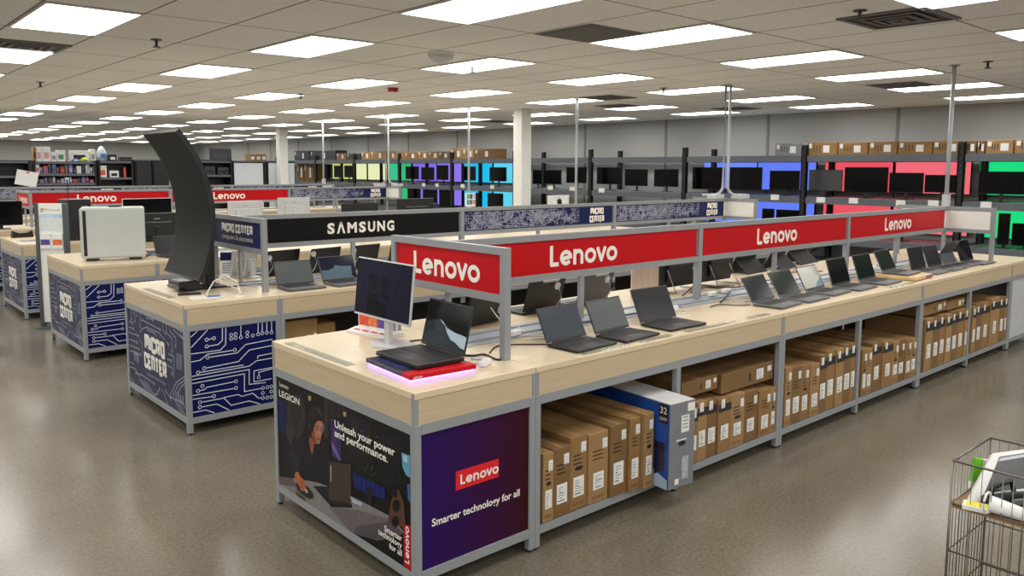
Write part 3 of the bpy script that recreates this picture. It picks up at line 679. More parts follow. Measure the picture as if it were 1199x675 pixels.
laptop('grey laptop with black green-tinted screen, left of the tan stand', 4.557,.315,TZ,3,.33,.21,.207,71, GREYLAP, GREYLAP, green, GLAP)
riser2 = thing('laptop_riser', 'thin tan display stand under a grey laptop on the front counter', 'display stand', (5.02,.235,TZ), math.radians(3.7))
MB().rbox((-.2,-.17,.004),(.2,.16,.030), mat('tan_riser', (206,176,128), .45), .004).build('deck', riser2); MB().box((-.19,-.171,.0),(.19,.15,.004), BLACK).build('foot', riser2); MB().box((.03,-.1745,.012),(.2,-.1705,.026), mat('riser_purple_band', (120,80,120), .4)).build('front_band', riser2)
laptop('grey laptop raised on the thin tan display stand', 5.022,.345,TZ+.0305,3.7,.319,.20,.185,64, GREYLAP, GREYLAP, green, GLAP)
laptop('grey laptop with matte black screen, first right of the tan stand', 5.542,.315,TZ,1.3,.324,.21,.203,75, GREYLAP, GREYLAP, MSCREEN, GLAP)
laptop('grey laptop with matte black screen, second right of the tan stand', 5.903,.312,TZ,1,.326,.21,.20,68, GREYLAP, GREYLAP, MSCREEN, GLAP)
laptop('black laptop beside the far right sign post, catching a green glow', 6.614,.295,TZ,0,.325,.20,.205,70, GREYLAP, BLACK, SCREEN, GLAP)
def pull_forward(label, x, y, z, w, d):
    t = thing('convertible_laptop', label, 'laptop', (x,y,z), 0, GLAP)
    MB().rbox((-w/2,-d,.002),(w/2,0,.016), GREYLAP, .003, seg=1).build('base', t)
    k = MB()
    for i in range(14):
        for j in range(5): k.box((-w/2+.025+i*(w-.05)/14+.001,-.02-(j+1)*.018,.016),(-w/2+.025+(i+1)*(w-.05)/14-.001,-.02-j*.018-.002,.0172), KEYS)
    k.build('keyboard', t)
    mb = MB(); mb.prism([(-w/2,-.002,.018),(-w/2,.004,.018),(-w/2,.055,.115),(-w/2,.049,.117)], (w,0,0), DGREY); mb.build('back_plate', t)
    mb = MB(); mb.prism([(-w/2,.043,.112),(-w/2,.049,.109),(-w/2,-.012,.222),(-w/2,-.018,.219)], (w,0,0), DGREY); mb.build('screen', t)
    return t
pull_forward('convertible laptop with its screen folded forward, near the far right sign post', 6.27,.318,TZ,.31,.19)
GB = 'laptops on the far side of the front counter'
laptop('black laptop seen from behind with a white round sensor, right of the front sign post', 1.60,.965,TZ,180.5,.31,.20,.20,73, group=GB, puck=(-.55,.80), strip=(-.62,.25))
laptop('grey laptop seen from behind with a white round sensor and pale label strip', 2.053,.965,TZ,183.5,.32,.20,.20,73, GREYLAP, GREYLAP, SCREEN, GB, puck=(-.55,.80), strip=(-.62,.2))
laptop('black laptop seen from behind under the front end sign', 1.10,.900,TZ,191,.33,.22,.20,77, group=GB, puck=(-.7,.3))
GT2 = 'laptops on the second counter'
laptop('dark laptop with a pale grey screen under the black sign', .95,2.905,TZ,-1.7,.29,.205,.185,69, GREYLAP, GREYLAP, greysc, GT2)
laptop('dark laptop with a navy and slate wallpaper under the black sign', 1.316,2.895,TZ,2.8,.31,.21,.20,67, GREYLAP, GREYLAP, bluedk, GT2, wall=[(bluegr, [(0,.0),(.92,.0),(.86,.1),(.90,.52),(.62,.56),(.42,.62),(.36,.5),(.2,.42),(0,.44)])])
laptop('black laptop back with white sensor puck, first under the black sign', 1.164,3.60,TZ,190,.32,.2,.20,76, group=GT2, puck=(.86,.72))
laptop('black laptop back with white sensor puck, second under the black sign', 1.52,3.55,TZ,192,.32,.2,.20,76, group=GT2, puck=(.86,.80))
laptop('black laptop back with white sensor puck, third under the black sign', 1.90,3.55,TZ,190,.32,.2,.206,74, group=GT2, puck=(.86,.80))
laptop('black laptop back, fourth under the black sign behind the front white monitor', 2.30,3.55,TZ,188,.32,.2,.2,74, group=GT2)

# gaming laptop on its lit riser
rz = thing('laptop_riser', 'navy and red display riser with a violet light strip, holding the gaming laptop', 'display stand', (.25,.315,TZ), math.radians(-4))
rb = MB(); rb.rbox((-.165,-.125,.012),(.165,.195,.032), mat('riser_navy', (34,34,60), .35), .002, seg=1); rb.build('deck', rz)
rp = MB(); RP = Plane((0,0,.0325),(0,-1,0),(1,0,0)); blu = mat('riser_blue_print', (60,66,140), .4)
for k in range(7): stroke(rp, RP, [(-.15+k*.035,-.15),(-.13+k*.035,-.10),(-.15+k*.04,-.06)], .008, blu, .0003*k)
rp.build('printed_pattern', rz)
rr = MB(); rr.rbox((-.165,-.195,.012),(.165,-.1255,.032), RED, .002, seg=1); text(rr, Plane((0,-.1952,.016),(1,0,0),(0,0,1)), 'LEGION', -.15, 0, .012, LOGOW, 'l', .01, .0003); rr.build('red_side', rz)
MB().box((-.158,-.188,.003),(.158,.188,.0105), PURPLEGLOW).build('light_strip', rz); MB().box((-.14,-.17,0),(.14,.17,.003), BLACK).build('foot', rz)
gl = laptop('large black gaming laptop with a pale cliff wallpaper on the lit riser', .392,.345,TZ+.0325,-92,.345,.245,.222,76, th=.022, scr=SCREEN, wall=[(teal, [(.0,.0),(1,.0),(1,.30),(.72,.36),(.5,.5),(.3,.58),(.0,.5)]),(cliff, [(.32,.60),(.42,.56),(.52,.44),(.72,.38),(.92,.36),(1,.34),(1,.06),(.9,.08),(.78,.16),(.66,.20),(.56,.32),(.48,.48)])])

# ------------------------------------------------------------------ monitors
def monitor(label, x, y, z, rz, w, h, clear, group=None, body=BLACK, scr=SCREEN, tilt=0, hexb=False, name='monitor', off=.06, cat='monitor', thin=.022, leg=None, basew=.22, logo=False):
    t = thing(name, label, cat, (x,y,z), rz, group)
    M = Matrix.Translation((0,-off,clear+h/2)) @ Matrix.Rotation(math.radians(-tilt), 4, 'X')
    b = MB(); b.rbox((-w/2,0,-h/2),(w/2,thin,h/2), body, .004, M, 1)
    b.rbox((-w*.3,thin,-h*.32),(w*.3,thin+.02,h*.2), body, .008, M, 1)
    ho = b.build('housing', t)
    s = MB(); s.box((-w/2+.006,-.0012,-h/2+.012),(w/2-.006,0,h/2-.006), scr, M); s.build('display', ho)
    if logo: lg = MB(); PL = Plane(M @ Vector((0,thin+.0005,h*.30)), (-1,0,0), M.to_3x3() @ Vector((0,0,1))); lg.poly([PL.p(a, b2, .0006) for a, b2 in ((-.03,-.005),(.03,-.005),(.03,.005),(-.03,.005))], GREYTXT); lg.build('badge', ho)
    if leg:
        for sx in (-1,1):
            q = MB(); q.tube([(sx*w*.32,-off+thin+.012,clear+h*.55),(sx*w*.34,.10,.008),(sx*w*.34,-.10,.006)], .007, leg, 6); q.build('leg', t)
    else:
        n = MB(); n.rbox((-.022,-off+thin+.005,.01),(.022,-off+thin+.03,clear+h*.55), body, .003, seg=1); n.build('stand_neck', t)
        p = MB()
        if hexb:
            pts = [(.14*math.cos(PI/6+k*PI/3), .105*math.sin(PI/6+k*PI/3)-.03, 0) for k in range(6)]; p.prism(pts, (0,0,.012), body)
        else: p.rbox((-basew/2,-.09,0),(basew/2,.07,.012), body, .004, seg=1)
        p.build('stand_base', t)
    return t
wm_ = monitor('white-framed monitor with a dark screen at the end of the front counter', .432,.785,TZ,math.radians(-90),.50,.292,.135, None, SILVER, mat('screen_dark_violet', (22,20,42), .16, 0, .25, 5, spec=.22), 6, True, off=.075, thin=.014)
MW = Matrix.Translation((0,-.075,.135+.146)) @ Matrix.Rotation(math.radians(-6), 4, 'X')
mb = MB()
for k, (c, pts) in enumerate((((25,24,48),[(-.2,-.13),(.06,-.13),(.10,.0),(.17,.14),(-.21,.14)]),((16,15,26),[(-.13,.0),(-.05,-.01),(-.05,.07),(-.13,.075)]),((14,13,24),[(-.14,-.045),(-.03,-.06),(-.02,-.03),(-.13,-.015)]),((18,17,30),[(.0,-.01),(.06,.02),(.04,.075),(-.02,.05)]),((15,14,26),[(-.02,-.03),(.05,-.05),(.07,-.02),(.0,.0)]),((12,11,20),[(-.13,-.12),(.04,-.13),(.04,-.06),(-.13,-.05)]))):
    mb.poly([MW @ Vector((a,-.0014-.0002*k,b)) for a, b in pts], mat('monitor_picture_%d' % k, c, .16, 0, .04, spec=.2))
mb.build('screen_picture', wm_)
# card stand behind it
ca, cb = atZ(406,389,HT), atZ(452,398.3,HT); cang = math.atan2(cb.y-ca.y, cb.x-ca.x); clen = (cb-ca).length
cs = thing('card_stand', 'white acrylic stand with slots for cards behind the white-framed monitor', 'card stand', ((ca.x+cb.x)/2,(ca.y+cb.y)/2,TZ), cang)
MB().prism([(-clen/2,0,0),(-clen/2,.12,0),(-clen/2,.12,.022),(-clen/2,.055,.022),(-clen/2,0,.010)], (clen,0,0), WHITE).build('base', cs); MB().box((-clen/2,.112,.0225),(clen*.1,.118,.235), WHITE).build('back_plate', cs)
mb = MB(); stp = mat('card_red_strip', (200,70,70), .5); CP = Plane((0,.002,.0112),(1,0,0),(0,.055,.012))
for k in range(4): mb = MB(); mb.poly([CP.p(-clen*.42+k*clen*.22+a, b, .0008) for a, b in ((0,.02),(.05,.02),(.05,.036),(0,.036))], stp); mb.build('price_strip', cs)
for k, c in enumerate(((216,84,60),(232,122,70),(96,70,150),(150,140,170))):
    M = Matrix.Translation(((ca.x+cb.x)/2,(ca.y+cb.y)/2,TZ)) @ Matrix.Rotation(cang, 4, 'Z')
    p = M @ Vector((-clen*.36+k*clen*.235,.085,.0225)); o = thing('software_card', '%s software card in the white slotted stand' % ('red','orange','violet','pale lilac')[k], 'card', p, cang, 'cards in the slotted stand')
    MB().box((-.042,-.004,0),(.042,.004,.115), PAPER).build('card', o); g = MB(); g.box((-.036,-.0048,.008),(.036,-.0041,.062), mat('card_print_%d' % k, c, .4, 0, .3, 40)); g.build('printed_picture', o)
bx = MB()
# far side of the front counter: board, two all-in-ones, three kickstand tablets
p0, p1 = atY(739.4,325,.95), atY(770.6,325,.95)
bd = thing('display_board', 'plain cream board standing behind the laptop with the camera bump', 'board', ((p0.x+p1.x)/2,.95,TZ), 0)
wv = p1.x-p0.x; MB().rbox((-wv/2,-.006,0),(wv/2,.006,.215), mat('cream_board', (216,200,184), .5, 0, .03), .002, seg=1).build('panel', bd)
mb = MB()
for k in (.16,.34,.36,.6): mb.box((-wv/2+wv*k,-.0066,.01),(-wv/2+wv*k+.003,-.006,.2), mat('cream_board_line', (196,180,164), .5))
mb.build('printed_lines', bd)
for k, (u0, u1, v1, lb) in enumerate(((771,811,335,'left of the second sign post'),(822,852,328,'right of the second sign post'))):
    a, b = atY(u0,v1,1.0), atY(u1,v1,1.0)
    monitor('black all-in-one computer back on silver rod legs, ' + lb, (a.x+b.x)/2,.98,TZ,PI,b.x-a.x+.06,.24,.03, 'all-in-one computers on the front counter', BLACK, SCREEN, 8, name='all_in_one_computer', cat='computer', leg=SILVER, off=.02)
def kick(label, u0, u1, v, ang):
    a, b = atZ(u0,v,HT), atZ(u1,v-4,HT); w = (b-a).length*1.02; t = thing('kickstand_tablet', label, 'tablet', ((a.x+b.x)/2,(a.y+b.y)/2+.06,TZ), math.radians(ang), 'kickstand tablets on the front counter')
    mb = MB(); mb.prism([(-w/2,.10,.0),(-w/2,.108,.0),(-w/2,.008,.205),(-w/2,.0,.202)], (w,0,0), BLACK); mb.build('screen_slab', t)
    mb = MB(); mb.prism([(-w/2,.042,.108),(-w/2,.046,.110),(-w/2,-.07,.003),(-w/2,-.074,.0)], (w,0,0), mat('kickstand_grey', (34,34,36), .6, spec=.2)); mb.build('kickstand', t)
    return t
kick('dark tablet on a grey kickstand, first behind the plum screened laptop', 872,898,322,4)
kick('dark tablet on a grey kickstand, second behind the deep green screened laptop', 914,931,317,8)
kick('dark tablet on a wire kickstand, third, above the pale wallpaper laptop', 934,958,311,6)

# ------------------------------------------------------------------ second counter: tall curved screen and things around it
YN, YF = 3.03, 3.73
pts3 = [atY(206,155,YN), atY(247,262,YN), atY(232,328,YN)]
def circ(p, q, r):
    (ax,ay),(bx_,by),(cx,cy) = [(v.x, v.z) for v in (p,q,r)]
    d = 2*(ax*(by-cy)+bx_*(cy-ay)+cx*(ay-by))
    ux = ((ax*ax+ay*ay)*(by-cy)+(bx_*bx_+by*by)*(cy-ay)+(cx*cx+cy*cy)*(ay-by))/d
    uy = ((ax*ax+ay*ay)*(cx-bx_)+(bx_*bx_+by*by)*(ax-cx)+(cx*cx+cy*cy)*(bx_-ax))/d
    return ux, uy, math.hypot(ax-ux, ay-uy)
cx, cz, cr = circ(*pts3)
a_top = math.atan2(pts3[0].z-cz, pts3[0].x-cx); a_bot = math.atan2(pts3[2].z-cz, pts3[2].x-cx)
if a_top < a_bot: a_top, a_bot = a_bot, a_top
n = 72; AX, AY = atZ(240,335,HT).x, (YN+YF)/2
ark = thing('curved_monitor', 'tall curved black screen standing upright at the end of the second counter', 'monitor', (AX,AY,TZ), 0)
def shell(r0, r1, y0, y1, m, extra=0, smooth=False):
    vs = []; fs = []
    for k in range(n+1):
        a = a_bot-extra+(a_top-a_bot+2*extra)*k/n
        for r in (r0, r1):
            for yy in (y0, y1): vs.append((cx+r*math.cos(a)-AX, yy-AY, cz+r*math.sin(a)-TZ))
    for k in range(n):
        o = 4*k; fs += [(o,o+1,o+5,o+4),(o+3,o+2,o+6,o+7),(o+2,o,o+4,o+6),(o+1,o+3,o+7,o+5)]
    fs += [(0,2,3,1),(4*n,4*n+1,4*n+3,4*n+2)]
    return MB().add(vs, fs, m, smooth)
arkscr = mat('curved_screen_matte', (20,18,17), .5, 0, .02, spec=.12)
o = shell(cr+.001, cr+.034, YN, YF, BLACK, .006); o.build('housing', ark).data.polygons.foreach_set('use_smooth', [False]*len(o.f))
shell(cr, cr+.0015, YN+.008, YF-.008, arkscr, 0, False).build('display', ark)
mb = MB(); mb.rbox((-.02,-.075,.02),(.05,.075,.66), BLACK, .006, seg=1); mb.rbox((-.05,-.10,.40),(.0,.10,.62), BLACK, .006, seg=1); mb.build('stand_column', ark)
mb = MB(); mb.rbox((-.22,-.17,0),(.10,.17,.012), BLACK, .004, seg=1); mb.build('stand_base', ark)
pa, pb, pc = atZ(200,331,HT+.02), atZ(215,336.3,HT+.02), atZ(231.5,333,HT+.02)
ex = Vector((pc.x-pb.x, pc.y-pb.y, 0)); ey = Vector((pa.x-pb.x, pa.y-pb.y, 0))
mbx = thing('media_box', 'small glossy black media box under the tall curved screen', 'media box', (.262,3.25,TZ+.0122), math.radians(2))
MB().rbox((-.075,-.10,.004),(.075,.10,.066), mat('gloss_black', (16,16,17), .12), .004).build('housing', mbx); MB().box((-.06,-.08,0),(.06,.08,.004), BLACK).build('feet_pad', mbx); MB().box((-.06,-.09,.0662),(.05,.09,.0672), SILVER).build('top_label', mbx)
p = atZ(222,345.5,HT); rm = thing('remote_control', 'flat black remote lying before the tall curved screen', 'remote', (p.x,p.y,TZ), math.radians(-20)); MB().rbox((-.075,-.022,0),(.075,.022,.014), BLACK, .005).build('body', rm); MB().cyl((.03,0,.014),(.03,0,.0155), .012, DGREY, 14).build('dial', rm)
p = atZ(241,348.5,HT); cdm = thing('price_card', 'white and blue price card lying on the second counter edge', 'card', (p.x,p.y,TZ), math.radians(-12))
MB().box((-.10,-.045,0),(.10,.045,.005), PAPER).build('card', cdm); MB().box((.0,-.04,.005),(.095,.04,.0058), mat('card_blue', (70,110,170), .4, 0, .25, 40)).build('blue_print', cdm); MB().box((-.09,-.035,.005),(-.01,.02,.0056), mat('card_pale_print', (214,206,196), .5, 0, .1, 60)).build('pale_print', cdm)
p = atZ(280,349,HT); pk = thing('charging_puck', 'white round puck on the second counter edge with a looped cable', 'charging puck', (p.x,p.y,TZ), 0)
mb = MB(); mb.cyl((0,0,0),(0,0,.012), .036, WHITE, 20); mb.build('body', pk)
MB().tube([(0,.02,.01),(.03,.05,.03),(.03,.11,.10),(-.03,.16,.14),(-.10,.18,.10),(-.15,.17,.03),(-.16,.15,.003)], .004, CABLEW).build('cable', pk)
# info card holder and white all-in-one backs under the navy end sign
p = atZ(266,324,HT); ic = thing('info_card_stand', 'slanted blue and white info card under the navy end sign', 'info card', (p.x,p.y,TZ), math.radians(-30))
M = Matrix.Rotation(math.radians(-14), 4, 'X'); MB().box((-.055,-.003,.003),(.055,.003,.20), PAPER, M).build('card', ic)
MB().box((-.055,-.0045,.13),(.055,-.0032,.195), NAVY, M).build('blue_header', ic); mb = MB()
for k in range(5): mb.box((-.04,-.0045,.03+.018*k),(.04-.012*(k%2),-.0032,.036+.018*k), mat('card_grey_lines', (120,128,160), .5), M)
mb.build('text_lines', ic); MB().rbox((-.06,-.02,0),(.06,.06,.006), ACRYL, .001, seg=1).build('holder', ic)
for k, (u0, u1, s) in enumerate(((272,288,'left'),(287,303,'right'))):
    a = atZ((u0+u1)/2,325,HT); monitor('white tablet back leaning on its stand under the navy end sign, %s one' % s, a.x,a.y,TZ,PI+.2,.12,.21,.01, 'white tablets on the second counter', WHITE, SCREEN, 10, name='white_tablet', cat='tablet', off=.02, thin=.01, basew=.09)

# ------------------------------------------------------------------ third to sixth counters
pc_ = thing('computer_case', 'large white rounded computer case on the corner of the third counter', 'computer case', (.455,5.65,TZ), math.radians(-18))
mb = MB(); mb.rbox((-.272,-.115,.022),(.272,.115,.50), mat('case_white', (190,193,191), .38, 0, .02), .024, seg=4); mb.build('shell', pc_)
MB().rbox((-.246,-.1168,.05),(-.218,-.113,.47), BLACK, .001, seg=1).build('front_light_slot', pc_)
mb = MB(); mb.rbox((-.03,-.05,.5),(.08,.05,.516), BLACK, .004, seg=1); mb.build('top_handle', pc_)
for sx in (-1,1): MB().box((sx*.18-.05,-.10,0),(sx*.18+.05,.10,.022), BLACK).build('foot', pc_)
mb = MB(); mb.rbox((-.2736,-.09,.04),(-.270,.09,.48), SILVER, .001, seg=1); mb.build('front_panel', pc_)
monitor('black monitor back with a small badge, behind the white computer case', 1.02,6.13,TZ,PI,.50,.30,.10, 'monitors on the third counter', BLACK, SCREEN, 0, logo=True)
laptop('black laptop half hidden behind the tall curved screen on the third counter', .98,5.66,TZ,10,.31,.2,.19,72)
monitor('silver-edged monitor with black screen behind the white computer case on the fourth counter', 1.55,8.25,TZ,.1,.62,.36,.12, 'monitors on the fourth counter', SILVER, SCREEN)
tw = thing('computer_tower', 'black computer tower on the fourth counter in front of the red sign', 'computer case', (.71,8.16,TZ), .1)
MB().rbox((-.13,-.16,.012),(.13,.16,.49), BLACK, .006).build('shell', tw); MB().box((-.12,-.15,0),(.12,.15,.012), DGREY).build('base', tw); MB().box((.02,-.1612,.39),(.09,-.1604,.41), GREYTXT).build('badge', tw); MB().cyl((-.05,.05,.48),(-.05,.05,.70), .006, BLACK, 8).build('antenna', tw)
for k, (x0, top, s) in enumerate(((2.876,1.276,'left'),(3.60,1.308,'right'))):
    monitor('silver all-in-one computer back on the fourth counter above the black sign, %s one' % s, x0,8.22,TZ,PI,.50,.36,top-.36-TZ-.0, 'silver all-in-one computers', SILVER, SCREEN, 2, name='all_in_one_computer', cat='computer', thin=.012, logo=True)
monitor('black curved monitor back seen over the black sign, left of the navy sign', 3.45,6.13,TZ,PI,.52,.30,1.305-.30-TZ, 'monitors on the third counter', BLACK, SCREEN)
monitor('black monitor back seen over the black sign end, right of its neighbour', 4.28,6.13,TZ,PI,.58,.34,1.344-.34-TZ, 'monitors on the third counter', BLACK, SCREEN)
im = monitor('white all-in-one computer with a black round logo right of the white column', 6.92,6.13,TZ,PI,.46,.32,1.335-.32-TZ, None, WHITE, SCREEN, name='all_in_one_computer', cat='computer', thin=.012)
mb = MB(); PL = Plane((0,-.06+.0335,1.335-.16-TZ+.06), (-1,0,0), (0,0,1)); disc(mb, PL, (0,0), .05, BLACK, .001, 20); mb.build('round_logo', im)
monitor('black monitor at the left photo edge on the fifth counter', .33,10.62,TZ,0,.52,.34,.05, None, BLACK, SCREEN)
# fourth counter corner gadgets
p = atZ(19,277,HT); bw = thing('headset_stand', 'low black bow-shaped stand on the corner of the fourth counter', 'stand', (.28,8.92,TZ), .2)
MB().prism([(-.12,-.03,0),(.12,-.03,0),(.11,-.03,.085),(.05,-.03,.055),(-.05,-.03,.055),(-.11,-.03,.085)], (0,.06,0), BLACK).build('body', bw)
tb = thing('tablet', 'pale grey tablet lying flat on the fourth counter corner', 'tablet', (.27,8.28,TZ), .15); MB().rbox((-.14,-.1,0),(.14,.1,.01), SILVER, .003).build('body', tb); MB().box((-.13,-.09,.01),(.13,.09,.0106), mat('tablet_pale_screen', (150,170,190), .15)).build('display', tb)
ph = thing('phone_stand', 'slim violet phone propped upright on the fourth counter', 'phone', (.40,8.55,TZ), -.5); M = Matrix.Rotation(math.radians(-20),4,'X'); MB().rbox((-.038,-.004,.004),(.038,.004,.17), mat('phone_violet', (120,120,180), .25), .003, M).build('phone', ph); MB().cyl((0,0,0),(0,0,.008), .05, WHITE, 18).build('stand', ph)
# freestanding sign
sg = thing('standing_sign', 'tall white freestanding sign with four coloured squares between the third and fourth counters', 'sign', (.25,7.15,0), math.radians(-42))
fr = mat('sign_stand_grey', (78,86,90), .45, .2); w2, hh = .15, 1.345
for sx in (-1,1): MB().box((sx*w2-.018,-.03,0),(sx*w2+.018,.03,hh), fr).build('side_post', sg)
MB().box((-w2-.02,-.13,0),(w2+.02,.13,.012), fr).build('base', sg)
mb = MB(); mb.box((-w2+.018,-.014,.06),(w2-.018,.014,hh), PAPER); PS = Plane((0,-.014,0),(1,0,0),(0,0,1))
for k, c in enumerate(((220,90,50),(130,180,60),(60,150,210),(240,190,50))):
    mb.box((-.105+(k%2)*.021,-.0152,1.275-(k//2)*.021),(-.087+(k%2)*.021,-.014,1.293-(k//2)*.021), mat('sign_square_%d' % k, c, .5))
text(mb, PS, 'Microsoft', -.055, 1.262, .042, GREYTXT, 'l', .0, .0008, .16); mb.build('face', sg)
mb = MB(); mb.box((-.125,-.0155,1.19),(.125,-.0145,1.232), mat('sign_pale_blue', (180,206,226), .4, 0, .2, 30)); mb.box((-.125,-.0155,1.05),(.125,-.0145,1.19), mat('sign_pale_grey', (214,220,224), .4, 0, .06, 20)); mb.build('picture', sg)
for k, (c, x) in enumerate((((90,74,140),-.065),((226,110,70),.065))):
    mb = MB(); mb.box((x-.055,-.03,.86),(x+.055,-.0145,1.02), PAPER); mb.box((x-.05,-.031,.90),(x+.05,-.03,.96), mat('pack_print_%d' % k, c, .4, 0, .2, 40)); mb.build('card_pocket', sg)

# ------------------------------------------------------------------ cables and adapters on the counters
def cable(label, pts, r=.0035, m=CABLEB, group='loose cables on the counters'):
    pts = [Vector(p) for p in pts]; out = []
    for i in range(len(pts)-1):
        p0 = pts[max(i-1,0)]; p1 = pts[i]; p2 = pts[i+1]; p3 = pts[min(i+2,len(pts)-1)]
        for k in range(6):
            t = k/6; out.append(.5*((2*p1)+(-p0+p2)*t+(2*p0-5*p1+4*p2-p3)*t*t+(-p0+3*p1-3*p2+p3)*t**3))
    out.append(pts[-1]); o = pts[0]; mb = MB(); mb.tube([q-o for q in out], r, m)
    ob = mb.build('cable', None, o); return tag(ob, label, 'cable', group)
zc = HT+.0045
cable('thin black cable lying from the first red sign post to the first laptop', [(.66,.33,zc),(.8,.42,zc),(.95,.33,zc),(1.0,.25,zc+.004),(.985,.22,zc+.004)])
cable('white cable looped behind the blue-grey screened laptop', [(1.0,.45,zc),(1.08,.40,zc),(1.12,.45,zc),(1.05,.51,zc+.004)], .003, CABLEW)
cable('white cable behind the pale grey screened laptop', [(1.45,.42,zc),(1.52,.48,zc),(1.62,.46,zc),(1.7,.51,zc+.004)], .003, CABLEW)
cable('white cable behind the laptop with the camera bump', [(2.02,.40,zc),(2.12,.44,zc),(2.25,.38,zc),(2.32,.46,zc),(2.2,.52,zc+.004)], .003, CABLEW)
cable('black cable along the grey channel left of the second sign post', [(1.2,.55,zc+.006),(1.6,.53,zc+.006),(2.0,.54,zc+.006),(2.4,.52,zc+.006)])
cable('looped black cable right of the second sign post', [(2.8,.80,zc),(2.95,.84,zc+.03),(3.05,.87,zc+.05),(3.2,.84,zc+.02),(3.4,.80,zc),(3.6,.72,zc+.01)], .0045)
cable('black cable crossing the grey channel behind the plum screened laptop', [(2.75,.46,zc),(2.9,.52,zc+.008),(3.1,.62,zc+.016),(3.25,.72,zc+.02),(3.3,.84,zc+.004),(3.36,.90,zc)], .0045)
cable('black cable ending at the plum screened laptop', [(2.55,.40,zc),(2.68,.42,zc),(2.74,.33,zc),(2.82,.28,zc)], .003)
cable('white cable near the third sign post', [(4.4,.45,zc),(4.5,.5,zc),(4.7,.47,zc),(4.9,.52,zc+.004)], .003, CABLEW)
cable('black cable behind the gaming laptop', [(.52,.42,zc),(.56,.34,zc),(.62,.32,zc),(.60,.22,zc),(.61,.19,zc)], .005)
cable('white cable behind the gaming laptop', [(.45,.25,zc),(.52,.21,zc),(.56,.24,zc),(.52,.30,zc)], .004, CABLEW)
cable('black cable from the white-framed monitor', [(.50,.79,zc),(.58,.78,zc),(.66,.70,zc),(.62,.6,zc)], .004)
cable('white cable hanging on the laptop under the front end sign', [(1.25,.74,zc),(1.18,.70,zc),(1.1,.74,zc+.03),(1.06,.80,zc+.11)], .003, CABLEW)
cable('black cable under the navy end sign', [(.55,3.2,zc),(.75,3.2,zc),(.9,3.1,zc),(1.05,3.15,zc)], .004)
cable('white cable beside the tall curved screen', [(.47,3.17,zc+.10),(.50,3.10,zc+.06),(.56,3.06,zc),(.64,3.1,zc)], .004, CABLEW)
cable('black cable behind the white computer case', [(.72,5.62,zc),(.76,5.58,zc+.03),(.73,5.7,zc+.06),(.78,5.75,zc)], .004)
for k, (x, y, dx) in enumerate(((2.85,.42,.22),(3.55,.46,.2),(4.2,.48,.16),(5.15,.52,.2),(5.75,.5,.2))):
    cable('white cable curled on the worktop, %s along the row of grey laptops' % ORD[k], [(x,y,zc),(x+dx*.4,y+.06,zc+.004),(x+dx,y+.02,zc),(x+dx*.8,y-.06,zc),(x+dx*.3,y-.04,zc)], .003, CABLEW)
for k, (x, y) in enumerate(((2.95,.84),(3.5,.80),(4.3,.84))):
    cable('black cable tangled behind the grey channel, %s from the second sign post' % ORD[k], [(x,y,zc),(x+.14,y+.05,zc+.02),(x+.3,y-.02,zc+.006),(x+.42,y+.06,zc),(x+.55,y,zc)], .004)
def adapter(label, x, y, rz=0, m=WHITE, s=1):
    t = thing('power_adapter', label, 'adapter', (x,y,HT+.0125 if .5 < y < .77 else TZ), rz, 'white adapters on the counters')
    MB().rbox((-.04*s,-.018*s,0),(.04*s,.018*s,.026*s), m, .005).build('body', t); MB().cyl((.04*s,0,.012*s),(.055*s,0,.012*s), .005, m, 8).build('plug', t)
for x, y, r, lb in ((1.0,.53,.3,'behind the blue-grey screened laptop'),(1.62,.53,.1,'behind the pale grey screened laptop'),(2.30,.50,.1,'before the second sign post'),(2.92,.64,.2,'first right of the second sign post'),(3.12,.66,.0,'second right of the second sign post'),(3.42,.58,.3,'behind the deep green screened laptop'),(4.75,.58,.1,'behind the tan stand'),(5.3,.6,.2,'behind the first laptop right of the tan stand'),(.60,.70,.9,'under the front end sign'),(.50,.17,.5,'beside the lit riser')):
    adapter('small white power adapter ' + lb, x, y, r)
# clear acrylic strips along the edge
def acrylic(label, x0, y0, x1, y1):
    t = thing('acrylic_strip', label, 'acrylic strip', ((x0+x1)/2,(y0+y1)/2,TZ), 0, 'clear strips along the counter edges')
    MB().rbox((-(x1-x0)/2,-(y1-y0)/2,0),((x1-x0)/2,(y1-y0)/2,.006), ACRYL, .001, seg=1).build('sheet', t)
acrylic('long clear acrylic strip on the end edge of the front counter beside the lit riser', .015,.55,.062,1.16)
for x0, x1, lb in ((.98,1.32,'before the blue-grey screened laptop'),(1.40,1.66,'before the pale grey screened laptop'),(1.80,2.28,'before the laptop with the camera bump'),(2.40,2.62,'right of the laptop with the camera bump'),(4.30,4.75,'before the laptop left of the tan stand')):
    acrylic('clear acrylic strip on the front counter edge ' + lb, x0,.012,x1,.055)
acrylic('clear acrylic strip on the end edge of the second counter', .05,2.95,.10,3.5)

